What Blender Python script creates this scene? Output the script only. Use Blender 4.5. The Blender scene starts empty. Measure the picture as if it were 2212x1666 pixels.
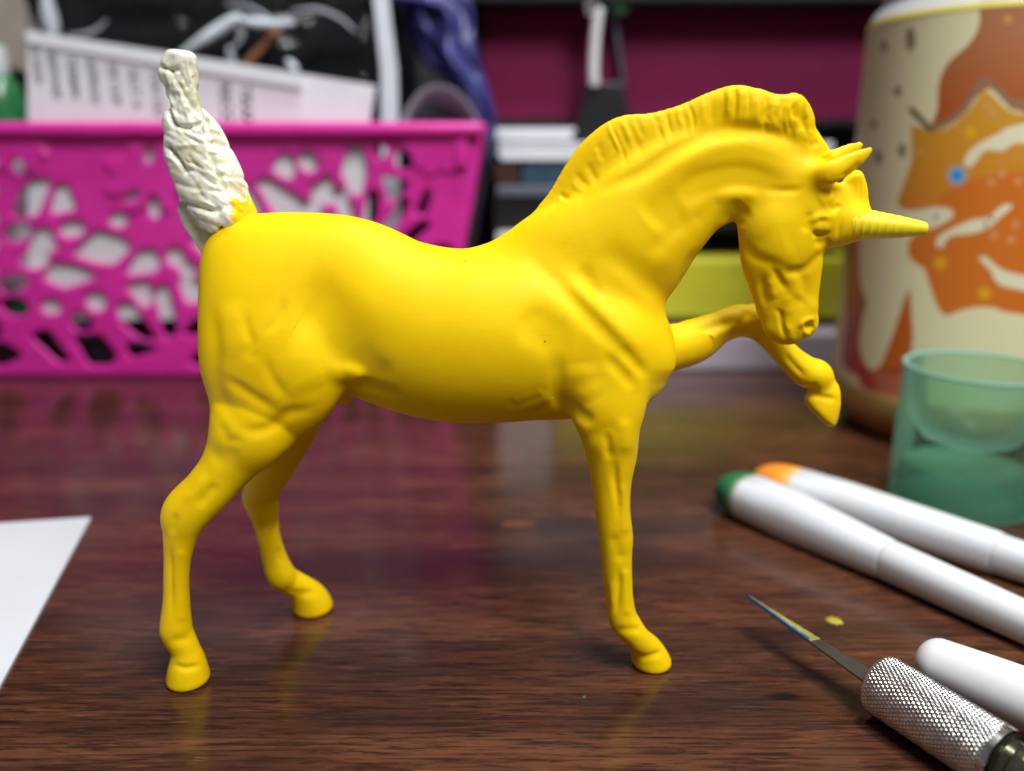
import bpy, bmesh, math, random
import numpy as np
from mathutils import Vector, Matrix

random.seed(7)
rng = np.random.default_rng(7)
scene = bpy.context.scene
COL = scene.collection
S = 0.001                      # the scene is laid out in millimetres, stored in metres

# ------------------------------------------------------------------ camera
F_PX, CX, CY = 1800.0, 1106.0, 833.0      # focal length and centre in photo units (2212 wide)
PITCH = math.radians(15.5)
H_CAM = 80.0
cam_d = bpy.data.cameras.new('camera')
cam = bpy.data.objects.new('camera', cam_d)
COL.objects.link(cam)
cam.location = (0, 0, H_CAM * S)
cam.rotation_euler = (math.pi / 2 - PITCH, 0, 0)
cam_d.sensor_width = 36.0
cam_d.lens = 36.0 * F_PX / 2212.0
cam_d.clip_start = 0.002
cam_d.clip_end = 20.0
cam_d.dof.use_dof = True
cam_d.dof.focus_distance = 0.121
cam_d.dof.aperture_fstop = cam_d.lens / 3.1    # opening of 3.1 mm
scene.camera = cam

# ------------------------------------------------------------------ world and lamps (indoor desk at night)
world = bpy.data.worlds.new('World')
scene.world = world
world.use_nodes = True
wb = world.node_tree.nodes['Background']
wb.inputs[0].default_value = (0.95, 0.95, 1.0, 1)
wb.inputs[1].default_value = 0.11

def area(name, loc, target, size, power, col, size_y=None):
    d = bpy.data.lights.new(name, 'AREA')
    d.energy = power
    d.color = col
    d.shape = 'RECTANGLE'
    d.size = size
    d.size_y = size_y or size
    o = bpy.data.objects.new(name, d)
    COL.objects.link(o)
    o.location = loc
    v = Vector(target) - Vector(loc)
    o.rotation_euler = v.to_track_quat('-Z', 'Y').to_euler()
    return o

area('ceiling_lamp', (0.20, -0.18, 0.60), (0.02, 0.13, 0.0), 0.26, 5.9, (0.98, 0.985, 1.0), 0.26)
area('desk_lamp', (0.11, 0.17, 0.56), (0.03, 0.12, 0.0), 0.08, 1.9, (0.96, 0.98, 1.0), 0.08)

scene.render.engine = 'CYCLES'
scene.cycles.use_denoising = True
scene.cycles.max_bounces = 7
scene.cycles.transparent_max_bounces = 12
scene.cycles.caustics_reflective = False
scene.cycles.caustics_refractive = False
vs = scene.view_settings
vs.view_transform = 'Standard'
vs.look = 'None'
vs.exposure = 0.0
vs.gamma = 1.0

# ------------------------------------------------------------------ helpers
CP, SP = math.cos(PITCH), math.sin(PITCH)

def P(u, v, Y):
    """point at distance Y behind the camera's foot that the photo shows at (u, v); millimetres"""
    x, y = (u - CX) / F_PX, -(v - CY) / F_PX
    dy = CP + y * SP
    dz = -SP + y * CP
    t = Y / dy
    return np.array([x * t, Y, H_CAM + dz * t])

def G(u, v, z=0.0):
    """point at height z that the photo shows at (u, v)"""
    x, y = (u - CX) / F_PX, -(v - CY) / F_PX
    dy = CP + y * SP
    dz = -SP + y * CP
    t = (z - H_CAM) / dz
    return np.array([x * t, dy * t, z])

def depth_of(p):
    return p[1] * CP - (p[2] - H_CAM) * SP

def project(V):
    d = V[:, 1] * CP - (V[:, 2] - H_CAM) * SP
    up = V[:, 1] * SP + (V[:, 2] - H_CAM) * CP
    return CX + F_PX * V[:, 0] / d, CY - F_PX * up / d

def mesh_obj(name, verts, faces, mat=None, parent=None, smooth=True, normals=None):
    me = bpy.data.meshes.new(name)
    V = np.asarray(verts, dtype=np.float64) * S
    if isinstance(faces, np.ndarray) and faces.ndim == 2:
        n = faces.shape[1]
        me.vertices.add(len(V))
        me.vertices.foreach_set('co', V.astype(np.float32).ravel())
        me.loops.add(faces.size)
        me.loops.foreach_set('vertex_index', faces.astype(np.int32).ravel())
        me.polygons.add(len(faces))
        me.polygons.foreach_set('loop_start', np.arange(0, faces.size, n, dtype=np.int32))
        me.update(calc_edges=True)
    else:
        me.from_pydata([tuple(v) for v in V], [], [tuple(f) for f in faces])
        me.update()
    if smooth:
        me.polygons.foreach_set('use_smooth', np.ones(len(me.polygons), dtype=bool))
    if normals is not None:
        me.normals_split_custom_set_from_vertices([tuple(x) for x in normals])
    o = bpy.data.objects.new(name, me)
    COL.objects.link(o)
    if mat is not None:
        me.materials.append(mat)
    if parent is not None:
        o.parent = parent
        o.matrix_parent_inverse = parent.matrix_world.inverted() if False else Matrix.Translation(-Vector(parent.location))
    return o

def empty(name, loc_mm, label=None, cat=None, group=None):
    o = bpy.data.objects.new(name, None)
    COL.objects.link(o)
    o.empty_display_size = 0.01
    o.location = [c * S for c in loc_mm]
    tag(o, label, cat, group)
    return o

def tag(o, label=None, cat=None, group=None, kind=None):
    if label: o['label'] = label
    if cat: o['category'] = cat
    if group: o['group'] = group
    if kind: o['kind'] = kind
    return o

def from_bm(name, bm, mat, parent=None, smooth=True):
    bmesh.ops.recalc_face_normals(bm, faces=bm.faces[:])
    V = [v.co[:] for v in bm.verts]
    bm.verts.index_update()
    Fc = [[v.index for v in f.verts] for f in bm.faces]
    bm.free()
    return mesh_obj(name, V, Fc, mat, parent, smooth)

def box_bm(x0, x1, y0, y1, z0, z1, bevel=0.0, seg=3):
    bm = bmesh.new()
    bmesh.ops.create_cube(bm, size=1.0)
    for v in bm.verts:
        v.co = ((x0 + x1) / 2 + v.co.x * (x1 - x0), (y0 + y1) / 2 + v.co.y * (y1 - y0), (z0 + z1) / 2 + v.co.z * (z1 - z0))
    if bevel > 0:
        bmesh.ops.bevel(bm, geom=bm.edges[:] , offset=bevel, segments=seg, affect='EDGES', profile=0.5)
    return bm

def frame_from_axis(axis):
    a = Vector(axis).normalized()
    up = Vector((0, 0, 1)) if abs(a.z) < 0.95 else Vector((0, 1, 0))
    x = up.cross(a).normalized()
    y = a.cross(x).normalized()
    return a, x, y

def lathe(name, origin, axis, prof, mat, parent=None, n=64, smooth=True, caps=True):
    """revolve (distance along axis, radius) profile"""
    a, x, y = frame_from_axis(axis)
    o = Vector(origin)
    verts, faces = [], []
    for i, (d, r) in enumerate(prof):
        for j in range(n):
            t = 2 * math.pi * j / n
            rr = r
            verts.append(tuple(o + a * d + x * (math.cos(t) * rr) + y * (math.sin(t) * rr)))
    for i in range(len(prof) - 1):
        for j in range(n):
            j2 = (j + 1) % n
            faces.append((i * n + j, i * n + j2, (i + 1) * n + j2, (i + 1) * n + j))
    if caps and prof[0][1] > 1e-6:
        faces.append(tuple(range(n - 1, -1, -1)))
    if caps and prof[-1][1] > 1e-6:
        k = (len(prof) - 1) * n
        faces.append(tuple(range(k, k + n)))
    bm = bmesh.new()
    vs_ = [bm.verts.new(v) for v in verts]
    for f in faces:
        try:
            bm.faces.new([vs_[i] for i in f])
        except ValueError:
            pass
    bmesh.ops.remove_doubles(bm, verts=bm.verts[:], dist=1e-4)
    ob = from_bm(name, bm, mat, parent, smooth)
    if smooth:
        sharp_by_angle(ob)
    return ob

def sharp_by_angle(o, deg=38):
    me = o.data
    bm = bmesh.new(); bm.from_mesh(me)
    lim = math.radians(deg)
    for e in bm.edges:
        if len(e.link_faces) == 2 and e.calc_face_angle(0) > lim:
            e.smooth = False
    bm.to_mesh(me); bm.free()

# ---- node material helper
class NM:
    def __init__(self, name):
        self.m = bpy.data.materials.new(name)
        self.m.use_nodes = True
        self.t = self.m.node_tree
        self.b = self.t.nodes['Principled BSDF']
        self.tc = None
    def n(self, typ, **kw):
        nd = self.t.nodes.new(typ)
        for k, v in kw.items():
            setattr(nd, k, v)
        return nd
    def link(self, a, b):
        self.t.links.new(a, b)
    def obj(self, scale=(1, 1, 1), rot=(0, 0, 0), loc=(0, 0, 0)):
        if self.tc is None:
            self.tc = self.n('ShaderNodeTexCoord')
        mp = self.n('ShaderNodeMapping')
        mp.inputs['Scale'].default_value = scale
        mp.inputs['Rotation'].default_value = rot
        mp.inputs['Location'].default_value = loc
        self.link(self.tc.outputs['Object'], mp.inputs['Vector'])
        return mp.outputs['Vector']
    def noise(self, vec, scale, detail=4, rough=0.55, dist=0.0):
        nd = self.n('ShaderNodeTexNoise')
        nd.inputs['Scale'].default_value = scale
        nd.inputs['Detail'].default_value = detail
        nd.inputs['Roughness'].default_value = rough
        nd.inputs['Distortion'].default_value = dist
        self.link(vec, nd.inputs['Vector'])
        return nd.outputs['Fac']
    def ramp(self, fac, stops):
        nd = self.n('ShaderNodeValToRGB')
        el = nd.color_ramp.elements
        while len(el) < len(stops):
            el.new(0.5)
        for e, (p, c) in zip(el, stops):
            e.position = p
            e.color = (*c, 1) if len(c) == 3 else c
        self.link(fac, nd.inputs['Fac'])
        return nd.outputs['Color']
    def mix(self, fac, a, b, mode='MIX'):
        nd = self.n('ShaderNodeMix', data_type='RGBA', blend_type=mode)
        for idx, val in ((0, fac), (6, a), (7, b)):
            if hasattr(val, 'default_value') or hasattr(val, 'is_output'):
                self.link(val, nd.inputs[idx])
            else:
                nd.inputs[idx].default_value = (*val, 1) if isinstance(val, tuple) and len(val) == 3 else val
        return nd.outputs[2]
    def bump(self, h, strength=0.3, dist=0.0002, normal=None):
        nd = self.n('ShaderNodeBump')
        nd.inputs['Strength'].default_value = strength
        nd.inputs['Distance'].default_value = dist
        self.link(h, nd.inputs['Height'])
        if normal is not None:
            self.link(normal, nd.inputs['Normal'])
        return nd.outputs['Normal']
    def setin(self, k, v):
        if hasattr(v, 'is_output'):
            self.link(v, self.b.inputs[k])
        else:
            if isinstance(v, tuple) and len(v) == 3 and len(self.b.inputs[k].default_value) == 4:
                v = (*v, 1)
            self.b.inputs[k].default_value = v

def simple(name, col, rough=0.5, metal=0.0, var=0.08, scale=150.0, bump=0.0, spec=0.5, **kw):
    M = NM(name)
    f = M.noise(M.obj(), scale, 5, 0.6)
    lo = tuple(max(0.0, c * (1 - var)) for c in col)
    hi = tuple(min(1.0, c * (1 + var)) for c in col)
    M.setin('Base Color', M.ramp(f, [(0.3, lo), (0.7, hi)]))
    M.setin('Roughness', rough)
    M.setin('Metallic', metal)
    M.setin('Specular IOR Level', spec)
    if bump > 0:
        M.setin('Normal', M.bump(f, bump, 0.0003))
    for k, v in kw.items():
        M.setin(k, v)
    return M.m

# ---- implicit surfaces
def catmull(pts, n):
    pts = np.asarray(pts, float)
    if len(pts) < 3 or n <= 1:
        return pts
    out = []
    for i in range(len(pts) - 1):
        p0 = pts[max(i - 1, 0)]; p1 = pts[i]; p2 = pts[i + 1]; p3 = pts[min(i + 2, len(pts) - 1)]
        for j in range(n):
            t = j / n
            out.append(0.5 * ((2 * p1) + (-p0 + p2) * t + (2 * p0 - 5 * p1 + 4 * p2 - p3) * t * t + (-p0 + 3 * p1 - 3 * p2 + p3) * t ** 3))
    out.append(pts[-1])
    return np.array(out)

class Grid:
    def __init__(self, lo, hi, h):
        self.o = np.array(lo, float); self.h = h
        self.n = np.ceil((np.array(hi) - self.o) / h).astype(int) + 1
        self.ax = [self.o[i] + h * np.arange(self.n[i]) for i in range(3)]
    def new(self):
        return np.full(self.n, 9.0, dtype=np.float32)
    def rng(self, lo, hi):
        a = np.clip(np.floor((lo - self.o) / self.h).astype(int), 0, self.n)
        b = np.clip(np.ceil((hi - self.o) / self.h).astype(int) + 1, 0, self.n)
        return a, b
    def chain(self, pts_px, sub=4, pad=3.0):
        """tube through (u, v, Y, radius, width factor): returns slice and local field"""
        A = []
        for (u, v, Y, r, w) in pts_px:
            p = P(u, v, Y)
            A.append([*p, r * depth_of(p) / F_PX, w])
        A = catmull(A, sub)
        rad = A[:, 3] * np.maximum(1.0, A[:, 4])
        lo = (A[:, :3] - rad[:, None]).min(0) - pad
        hi = (A[:, :3] + rad[:, None]).max(0) + pad
        a, b = self.rng(lo, hi)
        C = np.full(b - a, 9.0, dtype=np.float32)
        segs = range(max(1, len(A) - 1))
        for i in segs:
            p, q = A[i], A[min(i + 1, len(A) - 1)]
            rr = max(p[3] * max(1, p[4]), q[3] * max(1, q[4])) + pad
            l2 = np.minimum(p[:3], q[:3]) - rr
            h2 = np.maximum(p[:3], q[:3]) + rr
            sa, sb = self.rng(l2, h2)
            sa = np.maximum(sa, a); sb = np.minimum(sb, b)
            if np.any(sb <= sa):
                continue
            X = (self.ax[0][sa[0]:sb[0]] - p[0]).astype(np.float32)[:, None, None]
            Yy = (self.ax[1][sa[1]:sb[1]] - p[1]).astype(np.float32)[None, :, None]
            Z = (self.ax[2][sa[2]:sb[2]] - p[2]).astype(np.float32)[None, None, :]
            d = (q - p).astype(np.float32)
            L = float(d[0] ** 2 + d[1] ** 2 + d[2] ** 2)
            if L < 1e-9:
                t = np.float32(0.0) * (X + Yy + Z)
            else:
                t = np.clip((X * d[0] + Yy * d[1] + Z * d[2]) / L, 0, 1)
            w = p[4] + t * d[4]
            D = np.sqrt((X - t * d[0]) ** 2 + ((Yy - t * d[1]) / w) ** 2 + (Z - t * d[2]) ** 2) - (p[3] + t * d[3])
            sl = tuple(slice(sa[k] - a[k], sb[k] - a[k]) for k in range(3))
            C[sl] = np.minimum(C[sl], D)
        return tuple(slice(a[k], b[k]) for k in range(3)), C
    def add(self, Fd, pts, k=1.0, sub=4, cut=None):
        sl, C = self.chain(pts, sub, max(3.0, k + 1.0))
        if cut is not None:
            p0, nrm = cut
            X = self.ax[0][sl[0]][:, None, None] - p0[0]
            Yy = self.ax[1][sl[1]][None, :, None] - p0[1]
            Z = self.ax[2][sl[2]][None, None, :] - p0[2]
            pl = (X * nrm[0] + Yy * nrm[1] + Z * nrm[2]).astype(np.float32)
            C = smax(C, pl, 1.3)
        Fd[sl] = smin(Fd[sl], C, k)

def smin(a, b, k):
    h = np.maximum(k - np.abs(a - b), 0) / k
    return np.minimum(a, b) - h * h * k * 0.25

def smax(a, b, k):
    return -smin(-a, -b, k)

def surface_nets(F, o, h):
    n = np.array(F.shape)
    s = F < 0
    c = s[:-1, :-1, :-1].astype(np.uint8)
    cnt = np.zeros(n - 1, dtype=np.uint8)
    corners = [(i, j, k) for i in (0, 1) for j in (0, 1) for k in (0, 1)]
    for (i, j, k) in corners:
        cnt += s[i:n[0] - 1 + i, j:n[1] - 1 + j, k:n[2] - 1 + k]
    act = np.argwhere((cnt > 0) & (cnt < 8))
    vid = np.full(n - 1, -1, dtype=np.int32)
    vid[act[:, 0], act[:, 1], act[:, 2]] = np.arange(len(act))
    vals = {c: F[act[:, 0] + c[0], act[:, 1] + c[1], act[:, 2] + c[2]] for c in corners}
    acc = np.zeros((len(act), 3)); num = np.zeros(len(act))
    for c in corners:
        for ax in range(3):
            if c[ax] == 0:
                d = list(c); d[ax] = 1; d = tuple(d)
                a, b = vals[c], vals[d]
                m = (a < 0) != (b < 0)
                t = a / np.where(np.abs(a - b) < 1e-9, 1, a - b)
                p = np.array(c, float)[None, :].repeat(len(act), 0)
                p[:, ax] += np.clip(t, 0, 1)
                acc[m] += p[m]; num[m] += 1
    V = o + h * (act + acc / np.maximum(num, 1)[:, None])
    quads = []
    for ax in range(3):
        b, c = (ax + 1) % 3, (ax + 2) % 3
        lo = [slice(None)] * 3; hi = [slice(None)] * 3
        lo[ax] = slice(0, n[ax] - 1); hi[ax] = slice(1, n[ax])
        m = s[tuple(lo)] != s[tuple(hi)]
        e = np.argwhere(m)
        ok = (e[:, b] > 0) & (e[:, c] > 0) & (e[:, b] < n[b] - 1) & (e[:, c] < n[c] - 1)
        e = e[ok]
        def g(db, dc):
            q = e.copy(); q[:, b] += db; q[:, c] += dc
            return vid[q[:, 0], q[:, 1], q[:, 2]]
        Q = np.stack([g(-1, -1), g(0, -1), g(0, 0), g(-1, 0)], 1)
        ins = s[e[:, 0], e[:, 1], e[:, 2]]
        Q[~ins] = Q[~ins][:, ::-1]
        quads.append(Q)
    return V, np.concatenate(quads)

def vnormals(V, Q):
    a = V[Q[:, 2]] - V[Q[:, 0]]; b = V[Q[:, 3]] - V[Q[:, 1]]
    fn = np.cross(a, b)
    N = np.zeros_like(V)
    for j in range(3):
        for k in range(4):
            N[:, j] += np.bincount(Q[:, k], fn[:, j], len(V))
    return N / np.maximum(np.linalg.norm(N, axis=1), 1e-12)[:, None]

def smooth_mesh(V, Q, it=2, lam=0.5):
    E = np.concatenate([Q[:, [0, 1]], Q[:, [1, 2]], Q[:, [2, 3]], Q[:, [3, 0]]])
    deg = np.bincount(E[:, 0], minlength=len(V)) + np.bincount(E[:, 1], minlength=len(V))
    for s in range(it):
        for l in (lam, -lam * 1.04):
            A = np.zeros_like(V)
            for k in range(3):
                A[:, k] = np.bincount(E[:, 0], V[E[:, 1], k], len(V)) + np.bincount(E[:, 1], V[E[:, 0], k], len(V))
            A /= np.maximum(deg, 1)[:, None]
            V = V + l * (A - V)
    return V

def subdivide(V, Q):
    """split every quad in four, then relax"""
    E = np.concatenate([Q[:, [0, 1]], Q[:, [1, 2]], Q[:, [2, 3]], Q[:, [3, 0]]]).astype(np.int64)
    lo, hi = E.min(1), E.max(1)
    key, inv = np.unique(lo * len(V) + hi, return_inverse=True)
    em = (V[key // len(V)] + V[key % len(V)]) / 2
    nv, ne, nq = len(V), len(key), len(Q)
    e = (nv + inv).reshape(4, nq)
    f = nv + ne + np.arange(nq)
    V2 = np.concatenate([V, em, V[Q].mean(1)])
    Q2 = np.concatenate([np.stack([Q[:, k], e[k], f, e[(k + 3) % 4]], 1) for k in range(4)])
    return smooth_mesh(V2, Q2, 3), Q2

def seg_dist(u, v, pts):
    best = np.full(len(u), 1e9); par = np.zeros(len(u))
    pts = np.asarray(pts, float)
    L = np.r_[0, np.cumsum(np.hypot(*(np.diff(pts, axis=0).T)))]
    tot = max(L[-1], 1e-6)
    for i in range(len(pts) - 1):
        a, b = pts[i], pts[i + 1]
        d = b - a
        l2 = max((d ** 2).sum(), 1e-9)
        t = np.clip(((u - a[0]) * d[0] + (v - a[1]) * d[1]) / l2, 0, 1)
        dist = np.hypot(u - a[0] - t * d[0], v - a[1] - t * d[1])
        m = dist < best
        best[m] = dist[m]
        par[m] = ((L[i] + t * (L[i + 1] - L[i])) / tot)[m]
    return best, par

# ================================================================== table
def wood():
    M = NM('dark_wood_laminate')
    long = M.noise(M.obj((7, 95, 1)), 1.0, 6, 0.62, 0.25)
    fine = M.noise(M.obj((75, 1250, 1)), 1.0, 6, 0.72, 0.3)
    pores = M.noise(M.obj((130, 1500, 1), (0, 0, 0), (5, 3, 0)), 1.0, 3, 0.7)
    blot = M.noise(M.obj((14, 34, 1), (0, 0, 0.05), (1.3, 7.1, 0)), 1.0, 4, 0.6)
    c = M.ramp(long, [(0.30, (0.044, 0.016, 0.009)), (0.47, (0.086, 0.030, 0.014)), (0.60, (0.130, 0.046, 0.021)), (0.75, (0.064, 0.025, 0.013))])
    dark = M.mix(0.80, c, (0.014, 0.007, 0.006))
    c = M.mix(M.ramp(fine, [(0.42, (0.0,) * 3), (0.54, (1.0,) * 3)]), dark, c)
    c = M.mix(M.ramp(pores, [(0.57, (0.0,) * 3), (0.66, (0.85,) * 3)]), c, (0.010, 0.006, 0.005))
    c = M.mix(M.ramp(pores, [(0.30, (0.60,) * 3), (0.41, (0.0,) * 3)]), c, (0.20, 0.090, 0.048))
    c = M.mix(M.ramp(blot, [(0.34, (0.75,) * 3), (0.52, (0,) * 3)]), c, (0.024, 0.011, 0.009))
    # old stains: dark smudge, yellow dust, orange trace (each where it lies on the board)
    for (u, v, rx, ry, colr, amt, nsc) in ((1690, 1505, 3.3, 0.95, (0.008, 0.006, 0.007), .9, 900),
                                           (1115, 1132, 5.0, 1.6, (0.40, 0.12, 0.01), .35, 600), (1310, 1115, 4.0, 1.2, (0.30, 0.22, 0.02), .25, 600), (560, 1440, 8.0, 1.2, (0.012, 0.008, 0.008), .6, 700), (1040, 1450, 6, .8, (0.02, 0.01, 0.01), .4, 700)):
        p = G(u, v) * S
        mp = M.obj((1 / (rx * S), 1 / (ry * S), 0), (0, 0, 0), (-p[0] / (rx * S), -p[1] / (ry * S), 0))
        ln = M.n('ShaderNodeVectorMath', operation='LENGTH'); M.link(mp, ln.inputs[0])
        nz = M.noise(M.obj((.35, 1, 1)), nsc, 4, .7)
        ad = M.n('ShaderNodeMath', operation='MULTIPLY_ADD'); M.link(nz, ad.inputs[0]); ad.inputs[1].default_value = 1.6; M.link(ln.outputs['Value'], ad.inputs[2])
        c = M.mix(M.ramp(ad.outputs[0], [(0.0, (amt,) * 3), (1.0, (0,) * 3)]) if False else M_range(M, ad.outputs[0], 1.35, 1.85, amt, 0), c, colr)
    M.setin('Base Color', c)
    M.setin('Specular IOR Level', 0.5)
    M.setin('Roughness', M.ramp(M.noise(M.obj((40, 160, 1)), 1.0, 4), [(0.3, (0.13,) * 3), (0.7, (0.22,) * 3)]))
    M.setin('Normal', M.bump(fine, 0.08, 0.0002))
    return M.m

def M_range(M, x, a, b, oa, ob):
    k = M.n('ShaderNodeMapRange'); M.link(x, k.inputs[0])
    for i, q in enumerate((a, b, oa, ob)):
        k.inputs[1 + i].default_value = q
    return k.outputs[0]

WOOD = wood()
bm = box_bm(-620, 620, -260, 520, -22, 0, 1.5, 2)
table = from_bm('table_top', bm, WOOD, None, False)
tag(table, kind='structure')
back_m = simple('dark_wall_paint', (0.012, 0.012, 0.015), 0.7, var=0.3, scale=20)
wall = from_bm('wall', box_bm(-620, 620, 523, 535, -22, 420), back_m, None, False)
tag(wall, kind='structure')

# paint stains on the table (thin dried paint, each with its own outline)
def stain(name, u, v, ru, rv, col, label, seed, n=26, h=0.12, jag=0.35, rough=0.5):
    r = np.random.default_rng(seed)
    c = G(u, v)
    ex = np.linalg.norm(G(u + ru, v) - c); ey = np.linalg.norm(G(u, v - rv) - c)
    bm = bmesh.new()
    ring = []
    for i in range(n):
        t = 2 * math.pi * i / n
        k = 1 + r.uniform(-jag, jag)
        ring.append((c[0] + math.cos(t) * ex * k, c[1] + math.sin(t) * ey * k))
    top = [bm.verts.new((c[0] + (x - c[0]) * .8, c[1] + (y - c[1]) * .8, h)) for x, y in ring]
    bot = [bm.verts.new((x, y, 0.004)) for x, y in ring]
    bm.faces.new(top)
    for i in range(n):
        bm.faces.new((bot[i], bot[(i + 1) % n], top[(i + 1) % n], top[i]))
    o = from_bm(name, bm, simple(name + '_paint', col, rough, var=0.3, scale=900))
    tag(o, label, 'paint stain')
stain('paint_fleck', 1801, 1341, 15, 8, (0.36, 0.30, 0.02), 'small dried yellow paint fleck on the table above the craft knife', 1)
stain('paint_fleck', 1262, 1506, 3.4, 2.2, (0.02, 0.16, 0.04), 'tiny green paint speck on the table left of the front hoof', 2)
#stain('paint_smudge', 1690, 1505, 44, 11, (0.010, 0.008, 0.009), 'dark grey smudge on the table left of the knife handle', 3, 34, 0.03, 0.16, 0.35)

# white sheet of card at the left edge
CARD = simple('white_card', (0.60, 0.62, 0.64), 0.6, var=0.03, scale=60, bump=0.03)
a = G(196, 1117, 0.6); e1 = G(0, 1130, 0.6) - a; e2 = G(0, 1480, 0.6) - a
b = a + e1 / np.linalg.norm(e1) * 148; c_ = a + e2 / np.linalg.norm(e2) * 148; d_ = b + c_ - a
bm = bmesh.new()
t = [bm.verts.new(tuple(x)) for x in (a, b, d_, c_)]
f = bm.faces.new(t)
ex = bmesh.ops.extrude_face_region(bm, geom=[f])
for e in ex['geom']:
    if isinstance(e, bmesh.types.BMVert):
        e.co.z = 0.05
o = from_bm('card_sheet', bm, CARD, None, False)
tag(o, 'corner of a white card sheet lying on the table at left edge', 'paper')

# ================================================================== pile of flat boxes and books behind
def slab(name, u0, u1, v0, v1, Y, depth, mat, label, cat, bevel=0.6, extra=None):
    """box whose front face spans v0 (top) to v1 (bottom) at distance Y"""
    x0, x1 = P(u0, (v0 + v1) / 2, Y)[0], P(u1, (v0 + v1) / 2, Y)[0]
    z1, z0 = P(CX, v0, Y)[2], P(CX, v1, Y)[2]
    z0 = max(z0, 0.02)
    o = from_bm(name, box_bm(x0, x1, Y, Y + depth, z0, z1, bevel, 2), mat, None, False)
    if label: tag(o, label, cat)
    return o, (x0, x1, z0, z1)

PAPERW = simple('white_paper', (0.76, 0.78, 0.82), 0.65, var=0.04, scale=80)
BLACKP = simple('black_plastic', (0.010, 0.010, 0.012), 0.35, var=0.2, scale=60)
YBOX = simple('yellow_box_card', (0.52, 0.50, 0.02), 0.55, var=0.10, scale=40)
PINKW = simple('pale_lilac_board', (0.50, 0.44, 0.50), 0.6, var=0.05, scale=40)

slab('pale_box', 1085, 1900, 721, 801, 310, 120, PINKW, 'flat pale lilac box lying on the table under the yellow box', 'box', 1.0)
slab('white_box', 1072, 1196, 506, 690, 318, 100, simple('white_box_card', (0.60, 0.62, 0.60), .55, var=.06), 'white box standing left of the yellow box, mostly hidden by the unicorn', 'box', 1.0)
slab('yellow_box', 1204, 1912, 560, 688, 322, 110, YBOX, 'yellow box on the pale box behind the raised foreleg', 'box', 1.2)
o, (x0, x1, z0, z1) = slab('black_case', 1062, 1880, 424, 500, 330, 110, BLACKP, None, None, 1.5)
cx_case = empty('storage_case', (x0, 330, z0), 'black case lying on the yellow box, with grey edge strip on top', 'case')
o.name = 'case_body'; o.parent = cx_case; o.matrix_parent_inverse = Matrix.Translation(-Vector(cx_case.location))
GREYE = simple('grey_edge', (0.11, 0.125, 0.16), 0.4, var=0.1)
zt = P(CX, 402, 329)[2]
from_bm('edge_strip', box_bm(x0 + 2, x1, 328, 440, z1 + 0.1, zt, 0.5, 2), GREYE, cx_case, False)
# dark blue and brown book on the case
BLUEB = simple('blue_cover', (0.028, 0.075, 0.12), 0.5, var=0.25, scale=50)
BROWNB = simple('brown_cover', (0.045, 0.012, 0.006), 0.5, var=0.25, scale=50)
o, _ = slab('blue_book', 1128, 1860, 349, 400, 334, 100, BLUEB, 'dark blue book under the white paper pads behind the mane', 'book', 0.8)
o, _ = slab('brown_box', 1066, 1124, 352, 400, 334, 70, BROWNB, 'small dark brown box left of the dark blue book', 'box', 0.8)
# two pads of white paper
def pad(name, u0, u1, v0, v1, Y, n, label):
    x0, x1 = P(u0, v0, Y)[0], P(u1, v0, Y)[0]
    z1, z0 = P(CX, v0, Y)[2], P(CX, v1, Y)[2]
    root = empty(name, ((x0 + x1) / 2, Y, z0), label, 'paper pad')
    r = np.random.default_rng(int(u0))
    me = None
    for i in range(n):
        a, b = z0 + (z1 - z0) * i / n + 0.02, z0 + (z1 - z0) * (i + 1) / n
        dx, dy = r.uniform(-.8, .8), r.uniform(-.7, .7)
        from_bm('sheet_bundle', box_bm(x0 + dx, x1 + dx, Y + dy, Y + 80 + dy, a, b, 0.15, 1), PAPERW, root, False)
pad('paper_pad', 1078, 1800, 308, 346, 333, 4, 'lower white paper pad on the dark blue book behind the mane')
pad('paper_pad', 1066, 1240, 277, 303, 335, 3, 'upper shorter white paper pad under the maroon folder')
# maroon folder standing behind with a black frame
MAROON = simple('maroon_cover', (0.135, 0.006, 0.042), 0.6, var=0.12, scale=30, bump=0.05, spec=0.15)
Ym = 352
x0, x1 = P(1030, 130, Ym)[0], P(1930, 130, Ym)[0]
zb, ztop = P(CX, 272, Ym)[2], P(CX, 5, 336)[2] - .4
folder = empty('document_folder', ((x0 + x1) / 2, Ym, zb), 'maroon folder with black edge band standing upright behind the unicorn neck', 'folder')
from_bm('cover', box_bm(x0 + 2, x1, Ym, Ym + 10, zb + 2.5, ztop, 0.8, 2), MAROON, folder, False)
from_bm('edge_band', box_bm(x0 - 1, x1, Ym - .6, Ym + 11, zb - 0.2, zb + 2.4, 0.4, 1), BLACKP, folder, False)
from_bm('edge_band', box_bm(x0 - 1.5, x0 + 1.6, Ym - .7, Ym + 11.2, zb + 2.45, ztop, 0.4, 1), BLACKP, folder, False)
# black shelf edge in view at top; board depth added to shade the pile
zl = P(CX, 5, 336)[2]
o = from_bm('shelf_board', box_bm(P(985, 0, 336)[0], 330, 336, 500, zl, zl + 16, 1.0, 2), BLACKP, None, False)
tag(o, 'black shelf board above the maroon folder at the top edge, deepened to shade the pile', 'shelf')

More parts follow.
